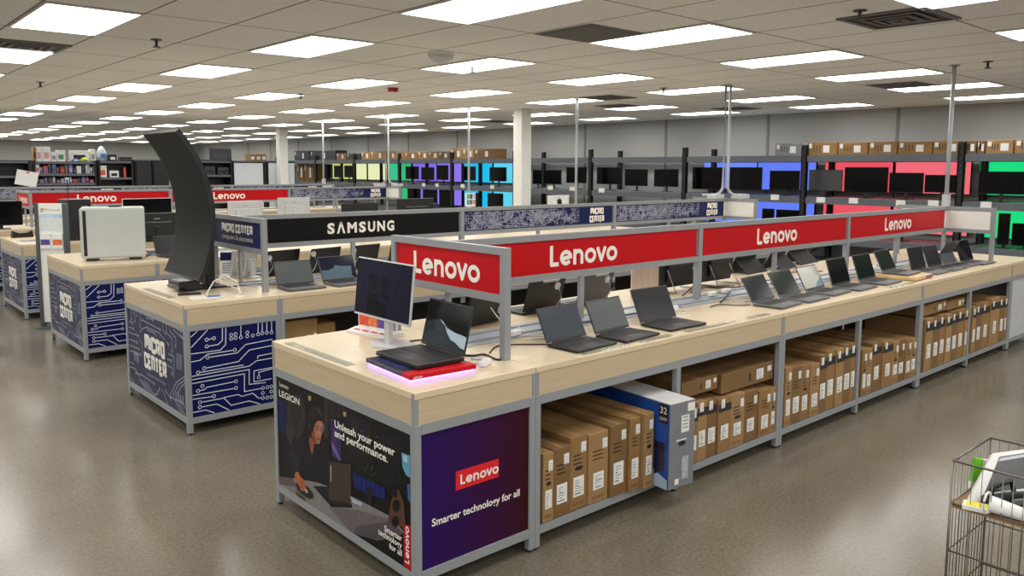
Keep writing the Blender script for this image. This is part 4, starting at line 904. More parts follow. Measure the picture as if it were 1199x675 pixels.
# ------------------------------------------------------------------ cartons under the counters
BZ = RB1+.0005
LEGS = [(A+k*L-.036, A+k*L+.036) for k in range(4)] + [(A+(k+.5)*L-.019, A+(k+.5)*L+.019) for k in range(3)]
def carton(label, x0, x1, y0, y1, z0, z1, group, kind=0, seed=0, face='y', m=None):
    if y0 < .0365:
        for a, b in LEGS:
            if x0 < b and x1 > a:
                nx = (x0, a-.001) if (x0+x1)/2 < (a+b)/2 else (b+.001, x1)
                if nx[1]-nx[0] > .035: x0, x1 = nx
                else: y0 = .0365
    r = random.Random(seed); w, d, h = x1-x0-.002, y1-y0, z1-z0-.001
    m = m or (KRAFT, KRAFT2, KRAFT3)[seed % 3]
    mb = MB(); mb.rbox((-w/2,0,0),(w/2,d,h), m, .0025, seg=1)
    ob = mb.build('cardboard_box', None, ((x0+x1)/2, y0, z0)); tag(ob, label, 'cardboard box', group)
    P = Plane((0,-.0004,0),(1,0,0),(0,0,1))
    def rect(nm, u0, u1, v0, v1, mm, hh=.0006, marks=0):
        b = MB(); b.poly([P.p(u0,v0,hh), P.p(u1,v0,hh), P.p(u1,v1,hh), P.p(u0,v1,hh)], mm)
        for k in range(marks):
            a = u0+(u1-u0)*(.12+.1*r.random()); e = u1-(u1-u0)*(.1+.5*r.random()); vv = v0+(v1-v0)*(.12+.8*k/marks); dv = (v1-v0)*.045
            b.poly([P.p(a,vv,hh+.0004), P.p(e,vv,hh+.0004), P.p(e,vv+dv,hh+.0004), P.p(a,vv+dv,hh+.0004)], GREYTXT if k % 3 else INK)
        b.build(nm, ob)
    if kind == 0:   # upright slim carton
        lw = min(w*.62, .075)
        rect('shipping_label', -lw/2, lw/2, h*.16+.02*r.random(), h*.16+.02*r.random()+min(.13,h*.26), LABEL, .0006, 6)
        sx = w*.5-.008-min(.036,w*.4); rect('barcode_sticker', sx, sx+min(.034,w*.4), h-.085, h-.035, LABEL, .0006, 3)
        b = MB()
        for k in range(3): b.poly([P.p(-w*.32,h*.62+.02*k,.0005), P.p(w*(.1+.2*r.random()),h*.62+.02*k,.0005), P.p(w*.1,h*.62+.02*k+.006,.0005), P.p(-w*.32,h*.62+.02*k+.006,.0005)], INK)
        for k in range(4): b.poly([P.p(-w*.3+k*w*.16,.02,.0005), P.p(-w*.3+k*w*.16+w*.1,.02,.0005), P.p(-w*.3+k*w*.16+w*.1,.035,.0005), P.p(-w*.3+k*w*.16,.035,.0005)], mat('kraft_print', (120,84,50), .7))
        b.build('printed_marks', ob)
        if r.random() < .6:
            b = MB(); b.poly([P.p(-w*.24+w*.48*((1+math.cos(2*PI*k/14))/2), h*.56+.010*math.sin(2*PI*k/14), .0009) for k in range(14)], INK); b.build('hand_hole', ob)
    if kind == 1:   # upright carton with a black band at the top
        rect('black_band', -w/2+.001, w/2-.001, h*.76, h*.90, mat('band_black', (36,33,32), .6), .0005)
        lw = min(w*.66, .075); rect('shipping_label', -lw/2, lw/2, h*.24, h*.24+min(.13,h*.27), LABEL, .0008, 6)
        rect('barcode_sticker', -w*.30, -w*.30+min(.036,w*.5), h*.83, h*.83+.052, LABEL, .001, 3)
    if kind == 2:   # lying carton
        rect('shipping_label', w*.16, w*.30, h*.22, h*.78, LABEL, .0006, 5); rect('barcode_sticker', w*.38, w*.46, h*.5, h*.8, LABEL, .0006, 3)
        b = MB(); b.poly([P.p(w*.02,h*.25,.0006), P.p(w*.05,h*.25,.0006), P.p(w*.05,h*.7,.0006), P.p(w*.02,h*.7,.0006)], INK); b.build('hand_hole', ob)
    t = MB(); t.box((-.012,0.002,h),(.012,d,h+.0006), KRAFT3); t.build('packing_tape', ob)
    return ob
FY = .006
def bay(name, spec, group, vm=520, y0f=FY, dep=.50, jut={}):
    for i, (u0, u1, vt, kind) in enumerate(spec):
        y0 = y0f-jut.get(i, 0)
        um = (u0+u1)/2; x0, x1 = atY(u0, vm, y0).x, atY(u1, vm, y0).x
        zt = atY(um, vt, y0).z
        if i: x0 = max(x0, prev+.0004)
        prev = x1
        carton('brown carton standing %s from the left in the %s' % (ORD[i], name), x0, x1, y0+.004*(i*7%3), y0+dep, BZ, min(zt, H1-.06), group, kind, i*5+len(name))
bay('first open bay of the front counter', [(636,648.7,531,0),(648.7,668.6,524.4,0),(668.6,688.9,511,0),(688.9,712,506.7,0),(712,734.4,497.8,0),(734.4,750.8,491,0),(750.8,764.5,485,0)], 'cartons in the first bay', 560, jut={4:.015,5:.035,6:.05})
bay('second open bay of the front counter', [(809,816.5,479,1),(816.5,827.7,471,1),(827.7,840,469,1),(840,855,467,1),(855,871,462,0),(871,887,459,0),(887,901,457,0),(901,912.5,454,0)], 'cartons in the second bay', 520)
bay('third open bay of the front counter', [(918.5,926,431,0),(926,938,430,0),(938,947.6,429,0),(947.6,958,427,0),(958,967,417,1),(967,976.7,412,1),(976.7,985.6,409,1),(985.6,994.5,405,1),(994.5,1002,403,1)], 'cartons in the third bay', 480)
bay('fourth open bay of the front counter', [(1008.5,1014,410,0),(1014,1020.5,409,0),(1020.5,1032,402,1),(1032,1043.7,400,1),(1043.7,1051,401,0),(1051,1058.5,399,0),(1058.5,1065,398,0),(1065,1071.5,397,0)], 'cartons in the fourth bay', 450)
bay('fifth open bay of the front counter', [(1082,1090,374,1),(1090,1099,373,1),(1099,1105.5,370,1),(1105.5,1112,369,1),(1112,1119.5,366,1),(1119.5,1127,364,1),(1127,1133.5,362,1)], 'cartons in the fifth bay', 425)
bay('sixth open bay of the front counter', [(1137.5,1141.5,360,1),(1141.5,1149,357,1),(1149,1158,355,1),(1158,1168,350,1),(1168,1175,349,1),(1175,1182,348,1)], 'cartons in the sixth bay', 398)
def lying(label, u0, u1, vt, vb, dep=.48, seed=1, kind=2):
    x0, x1 = atY(u0, vb, FY).x, atY(u1, vb, FY).x; return x0, x1, atY((u0+u1)/2, vt, FY).z
def lay(label, x0, x1, z0, h, seed, group='cartons lying on the stacks', dep=.44):
    for a, b in LEGS[:4]:
        if x0 < b and x1 > a: x0, x1 = (x0, a-.002) if (x0+x1)/2 < (a+b)/2 else (b+.002, x1)
    h = min(h, H1-.046-z0)
    carton(label, x0, x1, .037, .037+dep, z0, z0+h, group, 2, seed)
def topz(u, v): return atY(u, v, FY).z
lay('flat brown carton lying on the banded cartons beside the blue screen box', atY(803,469,FY).x, atY(845,469,FY).x, topz(826,468.5)+.03, .085, 4)
lay('large brown carton lying on the tall cartons in the second bay', atY(850,455,FY).x, atY(911,455,FY).x, topz(863,462)+.012, .115, 7)
lay('brown carton lying on the banded cartons in the fifth bay', atY(1083,370,FY).x, atY(1112,370,FY).x, topz(1090,372)+.012, .085, 3)
lay('brown carton topmost at the right of the fifth bay', atY(1113,365,FY).x, atY(1133,365,FY).x, topz(1116,366)+.016, .075, 9)
# the blue and grey screen box sticking out of the first bay
pb = atZ(784,576,BZ); yb = pb.y
x0, x1 = pb.x, atY(810,570,yb).x; zt = atY(784,476,yb).z
sb = thing('monitor_box', 'tall grey and blue printed monitor box sticking out of the first open bay', 'monitor box', ((x0+x1)/2,yb,BZ), math.radians(-5))
w, h, dd = x1-x0, zt-BZ, .74
GREYB = mat('box_grey_print', (120,122,130), .5, 0, .04); BLUEB = mat('box_blue_print', (30,76,160), .42, 0, .12, 6); WHB = mat('box_white_top', (214,214,216), .55)
mb = MB(); mb.rbox((-w/2,0,0),(w/2,dd,h), GREYB, .003, seg=1); mb.build('carton', sb)
mb = MB(); PL = Plane((-w/2,0,0),(0,-1,0),(0,0,1))
mb.poly([PL.p(-dd+.004,.004,.0008), PL.p(-.004,.004,.0008), PL.p(-.004,h-.004,.0008), PL.p(-dd+.004,h-.004,.0008)], BLUEB)
mb.poly([PL.p(-.10,.06,.0014), PL.p(-.03,.10,.0014), PL.p(-.03,.24,.0014), PL.p(-.10,.24,.0014)], mat('box_picture', (34,30,60), .35, 0, .6, 60))
mb.poly([PL.p(-.35,.0,.0012), PL.p(-.01,.0,.0012), PL.p(-.01,.05,.0012), PL.p(-.2,.12,.0012)], mat('box_pale_swoosh', (170,190,214), .4))
mb.poly([PL.p(-.075,h-.105,.0014), PL.p(-.012,h-.105,.0014), PL.p(-.012,h-.008,.0014), PL.p(-.075,h-.008,.0014)], INK); text(mb, PL, '32', -.044, h-.055, .05, LOGOW, 'c', .012, .002); text(mb, PL, 'QHD', -.044, h-.09, .022, LOGOW, 'c', .006, .002); mb.build('blue_side_print', sb)
mb = MB(); mb.box((-w/2+.002,.002,h),(w/2-.002,dd-.002,h+.0008), WHB); mb.build('white_top', sb)
mb = MB(); PF = Plane((0,-.0004,0),(1,0,0),(0,0,1))
def rc(u0, u1, v0, v1, m, hh=.0006): mb.poly([PF.p(u0,v0,hh), PF.p(u1,v0,hh), PF.p(u1,v1,hh), PF.p(u0,v1,hh)], m)
rc(-.01,.05,h-.16,h-.07, LABEL); rc(.035,w/2-.004,h-.055,h-.012, LABEL); rc(-.045,.03,h-.2,h-.193, LOGOW); rc(.0,.05,.04,.16, mat('box_pale_print', (170,172,180), .5, 0, .4, 90)); rc(-.05,-.02,.02,.05, LOGOW)
for k in range(4): rc(.0,.04,h-.085-.018*k,h-.078-.018*k, GREYTXT, .001)
mb.build('front_labels', sb)
mb = MB(); mb.poly([PF.p(-.03+.028*(1+math.cos(2*PI*k/16)), h*.52+.013*math.sin(2*PI*k/16), .0008) for k in range(16)], INK); mb.build('hand_hole', sb)
# cartons under the second counter
y2 = TY[1]+.07
for i, (u0, u1, vt, vb) in enumerate(((334,372,377,393),(372,393,380,392))):
    xa, xb = atY(u0,vb,y2).x, atY(u1,vb,y2).x
    carton('brown carton lying under the second counter, %s of the two' % ('longer','shorter')[i], xa, xb, y2, y2+.46, BZ, atY(u0,vt,y2).z, 'cartons under the second counter', 2, i+2)

# ------------------------------------------------------------------ rack along the right wall
RX0, RX1 = 11.0, 11.95; RYS = [26.5225-2.4575*k for k in range(13)]
rack = thing('storage_rack', 'long black and grey storage rack along the right wall', 'storage rack', (RX0,0,0), 0)
for y in RYS:
    for x, zt in ((0,2.155),(RX1-RX0,2.14)):
        mb = MB(); mb.box((x-.02,y-.05,0),(x+.04,y-.036,zt), RACKBLK); mb.box((x-.02,y+.036,0),(x+.04,y+.05,zt), RACKBLK); mb.box((x-.02,y-.05,0),(x-.012,y+.05,zt), RACKBLK)
        mb.build('upright', rack)
        mb = MB()
        for k in range(18):
            z = .3+k*.1; mb.box((x-.0215,y-.008,z),(x-.0195,y+.008,z+.03), DGREY)
        mb.build('slots', rack)
    mb = MB()
    mb.tube([(.05,y,.22),(RX1-RX0-.03,y,.5)], .012, RACKBLK, 6)
    mb.build('brace', rack)
MIDZ, TOPZ, LOWZ = 1.285, 1.985, .62
for k in range(12):
    ya, yb = RYS[k+1]+.05, RYS[k]-.05
    for z in (TOPZ, MIDZ, LOWZ, .2):
        for x, nm in ((-.012,'front_beam'),(RX1-RX0-.03,'rear_beam')):
            MB().box((x,ya,z-.11),(x+.05,yb,z-.004), RACKBEAM).build(nm, rack)
        if not (z == TOPZ and 6.8 < ya < 12.2): MB().box((.03,ya,z-.03),(RX1-RX0-.02,yb,z), mat('rack_deck_grey', (120,122,126), .5)).build('deck', rack)
tags = [(641.6,647.5,220),(667,673,221),(701,707.7,223),(902.6,912,231),(956,966,234),(994,1004.7,235),(1049,1060,238),(1086.6,1099,238),(1148,1161,240),(494.5,498,216.5),(510,513.5,217),(539.5,544,218),(574,578.5,219)]
for a, b, v in tags:
    p, q = atX(a,v,RX0-.014), atX(b,v,RX0-.014)
    MB().box((-.018,q.y,p.z-.045),(-.0125,p.y,p.z+.045), PAPER).build('price_tag', rack)
# monitors on the rack
GM = 'monitors on the wall rack'
def rackmon(label, u0, u1, vt, vb, zs=MIDZ, x=11.24, scr=SCREEN, body=BLACK, rz=-PI/2):
    a, b = atX(u0,(vt+vb)/2,x), atX(u1,(vt+vb)/2,x); um = (u0+u1)/2
    zt, zb = atX(um,vt,x).z, atX(um,vb,x).z
    zb = max(zb, zs+.05); zt = min(zt, zs+.62)
    return monitor(label, x+.06, (a.y+b.y)/2, zs+.0005, rz, a.y-b.y, zt-zb, zb-zs, GM, body, scr, basew=.2)
U = [(623.5,634.5,199,216,'half hidden by the white column, left of two'),(637.5,657,199,216,'just right of the white column'),(663,686.5,195.7,214.5,'with the grey pole across it'),(698.7,728,196,216,'first right of the bare rack post'),(731.5,758,198,218,'with a bright gap to its left'),(765.7,794,198,219,'left of the blue lit televisions'),
 (810.6,848,196,222,'left of the twin poles before the blue light'),(854,892,196,223,'right of the twin poles before the blue light'),(901,936,200,223,'small, right half of the blue light'),(947,986,199,224,'matte grey, at the left of the red light'),(988.5,1039.5,196,226,'widest before the red light'),(1041,1081,202.5,226,'small, middle of the red light'),(1082.5,1123,205,226,'small, crossed by the thin pole'),(1145.6,1200,201,228,'wide, before the green light'),
 (474.8,490,195,210,'left, before the violet light'),(493,508,196,211,'middle, before the violet light'),(511.7,524.5,193.6,211,'right, before the violet light'),(540,556.6,195,211.5,'left, before the cyan light'),(573,592.6,196,212.5,'right, before the cyan light')]
for u0, u1, vt, vb, lb in U:
    rackmon('black monitor on the wall rack, ' + lb, u0, u1, vt, vb, scr=mat('screen_matte_mid', (70,70,72), .35) if 'matte' in lb else SCREEN)
for u0, u1, vt, vb, lb in [(380,389,192.5,209,'first'),(391,401,194,208,'second'),(403,412,194,208,'third')]: rackmon('black monitor before the yellow-green light, %s from the left' % lb, u0, u1, vt, vb)
Lw = [(477,492,218,231,'violet lit shelf, left'),(495,511,222,235,'violet lit shelf, middle'),(514,527,222,240,'violet lit shelf, right'),(551.5,560,226,241,'cyan lit shelf, left'),(570.7,588.7,226.5,240,'cyan lit shelf, right'),(892,906,244.5,262,'blue lit shelf, left'),(908.5,938,246,262,'blue lit shelf, right'),(1168,1182,250,285,'green lit shelf, left'),(1184,1215,262,296,'green lit shelf, right'),(1050,1062,247,262,'red lit shelf')]
for u0, u1, vt, vb, lb in Lw: rackmon('black monitor on the lower %s' % lb, u0, u1, vt, vb+3, LOWZ, 11.28)
# glowing televisions behind them
GTV = 'lit televisions behind the rack'
def tv(label, y1, y0, z0, z1, c, s, x=12.03):
    t = thing('mounted_television', label, 'television', (x,(y0+y1)/2,(z0+z1)/2), -PI/2, GTV); w, h = abs(y1-y0), z1-z0
    MB().rbox((-w/2,0,-h/2),(w/2,.05,h/2), BLACK, .004, seg=1).build('housing', t)
    MB().box((-w/2+.008,-.002,-h/2+.008),(w/2-.008,0,h/2-.008), emis('tv_glow_%d_%d_%d' % c, c, s)).build('display', t)
    MB().box((-.12,.05,-.1),(.12,WX-x-.001,.1), RACKBLK).build('wall_bracket', t)
def ux(u): return atX(u, 205, 12.03).y
TVU = [('yellow-green',387,412.6,(218,228,130),.85),('pale yellow',415,429.5,(230,233,178),1.0),('cream yellow',431,453,(232,235,184),1.0),('mint green',455,466,(60,210,150),.8),('emerald',468.5,481.5,(50,200,130),.8),
 ('violet',483.5,511.2,(140,110,240),.9),('soft violet',512,540.5,(150,120,245),.9),('cyan',543.7,576.3,(30,190,240),1.0),('pale cyan',578,608,(90,210,240),1.0),('blue',824,886.3,(112,140,250),.95),('deep blue',887,955.5,(100,128,250),.95),('red',965.5,1045.5,(240,84,100),.95),('coral red',1048,1137,(246,108,122),.95),('green',1146.5,1232,(20,225,130),.95)]
for n_, u0, u1, c, s in TVU: tv('upper television glowing %s behind the rack monitors' % n_, ux(u0), ux(u1), 1.36, 1.915, c, s)
for n_, u0, u1, c, s in TVU:
    if n_ in ('emerald','violet','soft violet','cyan','pale cyan','blue','deep blue','red','coral red','green'): tv('lower television glowing %s under the middle shelf' % n_, ux(u0), ux(u1), .70, 1.165, c, s*.95)
# cartons on the top shelf of the rack
def rackbox(label, u0, u1, vt, x=11.06, z=TOPZ+.0005, m=None, dep=.4, dark=False):
    a, b = atX(u0,178,x), atX(u1,178,x); h = atX((u0+u1)/2,vt,x).z-z; w = a.y-b.y-.004
    mb = MB(); mb.rbox((-w/2,0,0),(w/2,dep,h), m or KRAFT, .004, seg=1); o = mb.build('cardboard_box', None, (x,(a.y+b.y)/2,z)); o.rotation_euler = (0,0,-PI/2); tag(o, label, 'cardboard box', 'cartons on top of the wall rack')
    P = Plane((0,-.0006,0),(1,0,0),(0,0,1)); b_ = MB()
    b_.poly([P.p(w*.04,h*.2,.0006), P.p(w*.04+min(.11,w*.3),h*.2,.0006), P.p(w*.04+min(.11,w*.3),h*.75,.0006), P.p(w*.04,h*.75,.0006)], LABEL); b_.build('shipping_label', o)
    b_ = MB(); s = min(.05,w*.15); b_.poly([P.p(-w*.44,h*.55,.0006), P.p(-w*.44+s,h*.55,.0006), P.p(-w*.44+s,h*.9,.0006), P.p(-w*.44,h*.9,.0006)], LABEL); b_.build('barcode_sticker', o)
    b_ = MB()
    for k in range(3): b_.poly([P.p(-w*.28+.05*k*w*2,h*.3,.0006), P.p(-w*.28+.05*k*w*2+.012,h*.3,.0006), P.p(-w*.28+.05*k*w*2+.012,h*.75,.0006), P.p(-w*.28+.05*k*w*2,h*.75,.0006)], INK if not dark else GREYTXT)
    b_.build('printed_marks', o)
TB = [('grey printed',907.5,940,168,GREYB),('brown',945,980,166.7,None),('brown',981,1016,167,None),('brown',1017,1050,166,None),('brown',1051,1091,166,None),('brown',1092,1126,165,None),('brown',1128,1143,165,KRAFT2),('brown and dark',1144,1153,165,KRAFT2),('pale brown',1154,1186,164,KRAFT3),('pale brown',1187.5,1225,163,KRAFT3),
 ('brown',555.5,579,174.5,KRAFT2),('pale brown',542,555,174,KRAFT3),('pale brown',528,541.5,174,KRAFT3),('brown',514,526,178,KRAFT2),('pale brown',502,513.5,177.5,KRAFT3),('pale brown',489.5,501.5,177.5,KRAFT3),('pale brown',474,489,178.5,None),('pale brown',453,464,177.5,KRAFT3),('pale brown',434,452,177,KRAFT3),('pale brown',423,433.5,178,KRAFT3)]
for i, (c, u0, u1, vt, m_) in enumerate(TB[:10]): rackbox('%s carton on the rack top at right, %s from the left' % (c, ORD[i]), u0, u1, vt, m=m_)
for i, (c, u0, u1, vt, m_) in enumerate(TB[10:]): rackbox('%s carton on the rack top left of the white column, %s counted leftwards' % (c, ORD[i]), u0, u1, vt, m=m_)
for u0, u1, lb in ((347.4,355,'left'),(355.8,367,'right')): rackbox('tall brown carton on the middle rack shelf beyond the rear column, %s one' % lb, u0, u1, 191, x=11.3, z=MIDZ+.0005, m=KRAFT2)
NB = mat('box_navy_black', (28,30,46), .5)
# ------------------------------------------------------------------ far left fixtures
GY = 17.9
def gx(u, y=GY): return atY(u, 195, y).x
def gz(u, v, y=GY): return atY(u, v, y).z
def shelf_unit(label, u0, u1, vt, shelves, m=RACKBLK, y=GY, dep=.45, backm=BLACK):
    x0, x1 = gx(u0,y), gx(u1,y); zt = gz((u0+u1)/2, vt, y)
    t = thing('shelf_unit', label, 'shelf unit', ((x0+x1)/2,y,0), 0, 'shelf units at the far left'); w = x1-x0-.05
    MB().box((-w/2,dep-.03,0),(w/2,dep,zt), backm).build('back_panel', t)
    for s in (-1,1): MB().box((s*w/2-.02,0,0),(s*w/2+.02,dep,zt), m).build('side_panel', t)
    zs = []
    for v in shelves:
        z = gz((u0+u1)/2, v, y); zs.append(z); MB().box((-w/2+.02,0,z-.05),(w/2-.02,dep-.03,z), RACKBEAM).build('shelf', t)
    MB().box((-w/2,.0,0),(w/2,dep-.03,.1), m).build('plinth', t)
    return zs
z_l = shelf_unit('black demo bay with an empty grey shelf at the far left edge', -8, 36, 187.5, [188.5,206])
z_c = shelf_unit('black shelf unit full of small colourful packages at the far left', 39, 113, 188, [189.5,203.5,214.5])
z_r = shelf_unit('black demo bay with a white card and an orange cylinder on it', 115, 156, 188, [188.8,208])
def cabinet(label, u0, u1, vt, y=GY, m=BLACK, pu=None):
    x0, x1 = gx(u0,y), gx(u1,y); zt = gz((u0+u1)/2, vt, y); t = thing('display_cabinet', label, 'cabinet', ((x0+x1)/2,y,0), 0, 'tall cabinets at the far left'); w = x1-x0-.012
    MB().rbox((-w/2,.02,0),(w/2,.5,zt), RACKBLK, .004, seg=1).build('body', t); pe = w/2-.03 if pu is None else gx(pu,y)-(x0+x1)/2
    MB().box((-w/2+.03,.0,.1),(pe,.02,zt-.03), m).build('panel', t); MB().box((-w/2,.0,zt),(w/2,.5,zt+.03), RACKBEAM).build('top_trim', t)
cabinet('tall plain black cabinet left of the tall curved screen, first of two', 158, 178, 188.5)
cabinet('tall plain black cabinet left of the tall curved screen, second of two', 178.5, 198, 188.5)
z_d = shelf_unit('dark open shelf unit behind the tall curved screen', 222, 272, 187.2, [188.5,205], RACKBLK)
WB = mat('white_display_panel', (214,220,224), .4, 0, .02)
cabinet('large white panel cabinet left of the rear white column', 272.6, 312.8, 189.8, m=WB, pu=307.7)
cabinet('large white panel cabinet behind the rear white column', 313, 346, 189.8, m=WB)
ZCAB = gz(292,189.8)+.03
def item(name, label, cat, u0, u1, vt, z, m, y=GY+.06, dep=.12, group=None, kind='box', m2=None, part='printed_front'):
    x0, x1 = gx(u0,y), gx(u1,y); h = max(.03, gz((u0+u1)/2, vt, y)-z); w = x1-x0
    t = thing(name, label, cat, ((x0+x1)/2,y,z+.0005), 0, group)
    if kind == 'box':
        MB().rbox((-w/2,0,0),(w/2,dep,h), m, min(.006,w*.1), seg=1).build('carton', t)
        MB().box((-w*.34,-.0012,h*.2),(w*.3,-.0002,h*.62), m2 or GREYTXT).build(part, t)
    elif kind == 'bag':
        mb = MB(); n = 12; vs = []
        for k, (f, zz) in enumerate(((.8,0),(1,.25),(.95,.6),(.6,.85),(.25,1))):
            vs += [(w/2*f*math.cos(2*PI*q/n), dep/2+dep/2*f*math.sin(2*PI*q/n), h*zz) for q in range(n)]
        mb.add(vs, [(k*n+q,k*n+(q+1)%n,(k+1)*n+(q+1)%n,(k+1)*n+q) for k in range(4) for q in range(n)]+[tuple(range(n-1,-1,-1)),tuple(range(4*n,5*n))], m, True); mb.build('pouch', t)
        MB().box((-w*.25,-.004,h*.2),(w*.25,.004,h*.5), m2 or PAPER).build('sticker', t)
    elif kind == 'cyl':
        MB().cyl((0,dep/2,0),(0,dep/2,h*.92), w/2, m, 16).build('body', t); MB().cyl((0,dep/2,h*.92),(0,dep/2,h), w*.42, m2 or m, 16).build('cap', t)
    return t
GA = 'boxes on top of the colourful shelf'
T0 = z_c[0]
YEL = mat('bag_yellow', (206,220,40), .4); BLU = mat('bag_blue', (50,120,200), .4); PINK = mat('pink_print', (214,150,160), .5); GRN = mat('green_print', (70,150,90), .5); ORG = mat('orange_red', (226,90,60), .4); CLEARB = mat('clear_bag_pale', (196,204,212), .3, 0, .3, 30)
item('product_box', 'tall tan box on the left end of the colourful shelf top', 'box', 32.5, 36, 172, T0, KRAFT3, group=GA) if False else None
for nm, lb, u0, u1, vt, m_, m2, kd in (('product_box','tall tan box, left end of the colourful shelf top',39.6,43,172,KRAFT3,INK,'box'),('product_box','tall white box, second on the colourful shelf top',43.4,50,172,WHITE,PINK,'box'),('product_box','tall white box with a pink print, third on the colourful shelf top',50.4,60,172,WHITE,PINK,'box'),('product_box','low white box, fourth on the colourful shelf top',60.5,67,178,WHITE,GREYTXT,'box'),('product_box','white box with a green print, middle of the colourful shelf top',67.5,77,176,WHITE,GRN,'box'),('product_bag','small red-spotted bag beside the green-printed box',77.5,82,186,ORG,PAPER,'bag'),('product_box','wide white box with black lettering on the colourful shelf top',83,105,176.5,WHITE,INK,'box'),('product_box','white box right of the wide one on the colourful shelf top',106.5,112.5,175,WHITE,GREYTXT,'box')):
    item(nm, lb, 'box' if kd=='box' else 'bag', u0, u1, vt, T0, m_, GY+.2, .14, GA, kd, m2)
item('product_bag', 'bright yellow bag lying before the wide white box', 'bag', 95, 105, 184.6, T0, YEL, GY+.03, .12, GA, 'bag', GRN)
item('product_bag', 'blue bag lying before the wide white box', 'bag', 84.5, 94, 185.8, T0, BLU, GY+.03, .12, GA, 'bag', PAPER)
T1 = z_r[0]
item('product_bag', 'big clear bag with coloured bits on the black demo bay', 'bag', 115.8, 127.5, 171.5, T1, CLEARB, GY+.1, .3, GA, 'bag', BLU)
item('speaker', 'small black box with a white front on the demo bay top', 'speaker', 128.3, 137, 181, T1, BLACK, GY+.1, .2, GA, 'box', PAPER)
item('speaker', 'wide low black box on the demo bay top', 'speaker', 141.3, 155, 184, T1, BLACK, GY+.1, .2, GA, 'box', DGREY)
item('info_card', 'white leaning info card on the black demo bay shelf', 'card', 115.8, 124.8, 194, z_r[1], PAPER, GY+.1, .02, None, 'box', ORG)
item('product_box', 'small white box with a dark picture on the demo bay shelf', 'box', 128.3, 138.8, 200, z_r[1], WHITE, GY+.06, .12, None, 'box', INK)
item('bottle', 'orange-red cylinder bottle on the demo bay shelf', 'bottle', 145, 148, 196, z_r[1], ORG, GY+.06, .1, None, 'cyl', ORG)
# colourful packages on the two shelves
cols = [(210,212,214),(60,60,70),(196,90,70),(150,160,190),(206,206,210),(120,50,50),(190,80,60),(70,60,60),(120,110,90),(60,70,80),(160,170,180),(110,90,160),(70,100,170)]
for row, (z, vt) in enumerate(((z_c[1],191.5),(z_c[2],206))):
    u = 41.5; k = 0
    while u < 110:
        wd = (4.6,3.6,5.2,4.1)[(k+row)%4]; c = cols[(k*3+row*5) % len(cols)]
        mm = mat('package_%d_%d_%d' % c, c, .45, 0, .2, 30); m2 = mat('package_%d_%d_%d' % cols[(k*5+row+2) % len(cols)], cols[(k*5+row+2) % len(cols)], .45, 0, .2, 30)
        item('package', 'small package on the %s shelf of the colourful unit, %s from the left' % (('upper','lower')[row], ORD[k]), 'package', u, min(u+wd,111.5), vt+1+(k*7 % 4), z, mm, GY+.05, .1, 'packages on the colourful shelf', ('box','bag','box','cyl')[(k+row) % 4], m2); u += wd+.5; k += 1
# tilted white notice on the left demo bay
tn = thing('notice_card', 'tilted white notice card hanging at the far left demo bay', 'card', (gx(32.5,GY-.05),GY-.05,gz(32,200.5,GY-.05)), 0)
M = Matrix.Rotation(math.radians(12), 4, 'Y'); MB().box((-.21,-.004,-.33),(.21,.004,0), PAPER, M).build('card', tn); MB().box((-.03,-.006,-.05),(.03,-.0042,-.01), ORG, M).build('red_dot', tn); MB().cyl((0,0,0),(0,.06,.02), .008, BLACK, 6).build('hook', tn)
item('display_screen', 'tall dark grey screen standing on the dark open shelf unit', 'screen', 246, 271.5, 174, z_d[0], mat('screen_grey', (60,62,66), .3), GY+.2, .05, None, 'box', mat('screen_grey2', (70,72,76), .3), 'display')
for i, (u0, u1, vt, lb) in enumerate(((226,238,197,'left'),(240,252,195,'middle'),(255,268,196,'right'))): item('speaker', 'dark speaker on the dark open shelf unit, %s one' % lb, 'speaker', u0, u1, vt, z_d[1], DGREY, GY+.08, .2, 'dark speakers', 'box', BLACK)
for i, (u0, u1, vt) in enumerate(((293,299.5,180.5),(300,306.3,180.5),(306.7,312.2,180.5))): item('cardboard_box', 'pale brown box above the white panel cabinets, %s from the left' % ORD[i], 'cardboard box', u0, u1, vt, ZCAB, KRAFT3, GY+.12, .3, 'boxes over the white panels', 'box', LABEL, 'shipping_label')
# far rack cartons and dark boxes beyond the rear column
zz = TOPZ+.0005
rackbox('dark navy printed box on the rack right of the rear column', 344.6, 362, 176.5, m=NB, dark=True)
rackbox('long black printed box on the rack right of the rear column', 362.6, 393, 176.5, m=NB, dark=True)
rackbox('brown box on the rack, next to the long black box', 394, 405, 179.5)
rackbox('dark grey box on the rack left of the yellow televisions', 406, 421, 180, m=DGREY)

# ------------------------------------------------------------------ wire bin at the lower right
BX0 = atZ(1116,539.8,.75); bx0, by1 = BX0.x, BX0.y; bw_, bl_ = .36, .62
cart = thing('wire_bin', 'chrome wire bin on legs at the lower right corner', 'wire bin', (bx0,by1,0), 0)
def wire(nm, pts, r=.0024): MB().tube(pts, r, WIRE, 6).build(nm, cart)
x1_, y1_ = bw_, -bl_
for z, nm, r in ((.75,'top_rim',.004),(.60,'tray_rim',.003),(.43,'lower_ring',.003),(.26,'lowest_ring',.003)):
    mb = MB()
    for a, b in (((0,0),(x1_,0)),((x1_,0),(x1_,y1_)),((x1_,y1_),(0,y1_)),((0,y1_),(0,0))): mb.tube([(a[0],a[1],z),(b[0],b[1],z)], r, WIRE, 6)
    mb.build(nm, cart)
mb = MB()
for k in range(13):
    x = x1_*k/12
    for y in (0, y1_): mb.tube([(x,y,.13),(x,y,.75)], .0015, WIRE, 5)
for k in range(1, 20):
    y = y1_*k/20
    for x in (0, x1_): mb.tube([(x,y,.13),(x,y,.75)], .0015, WIRE, 5)
mb.build('wire_grid', cart)
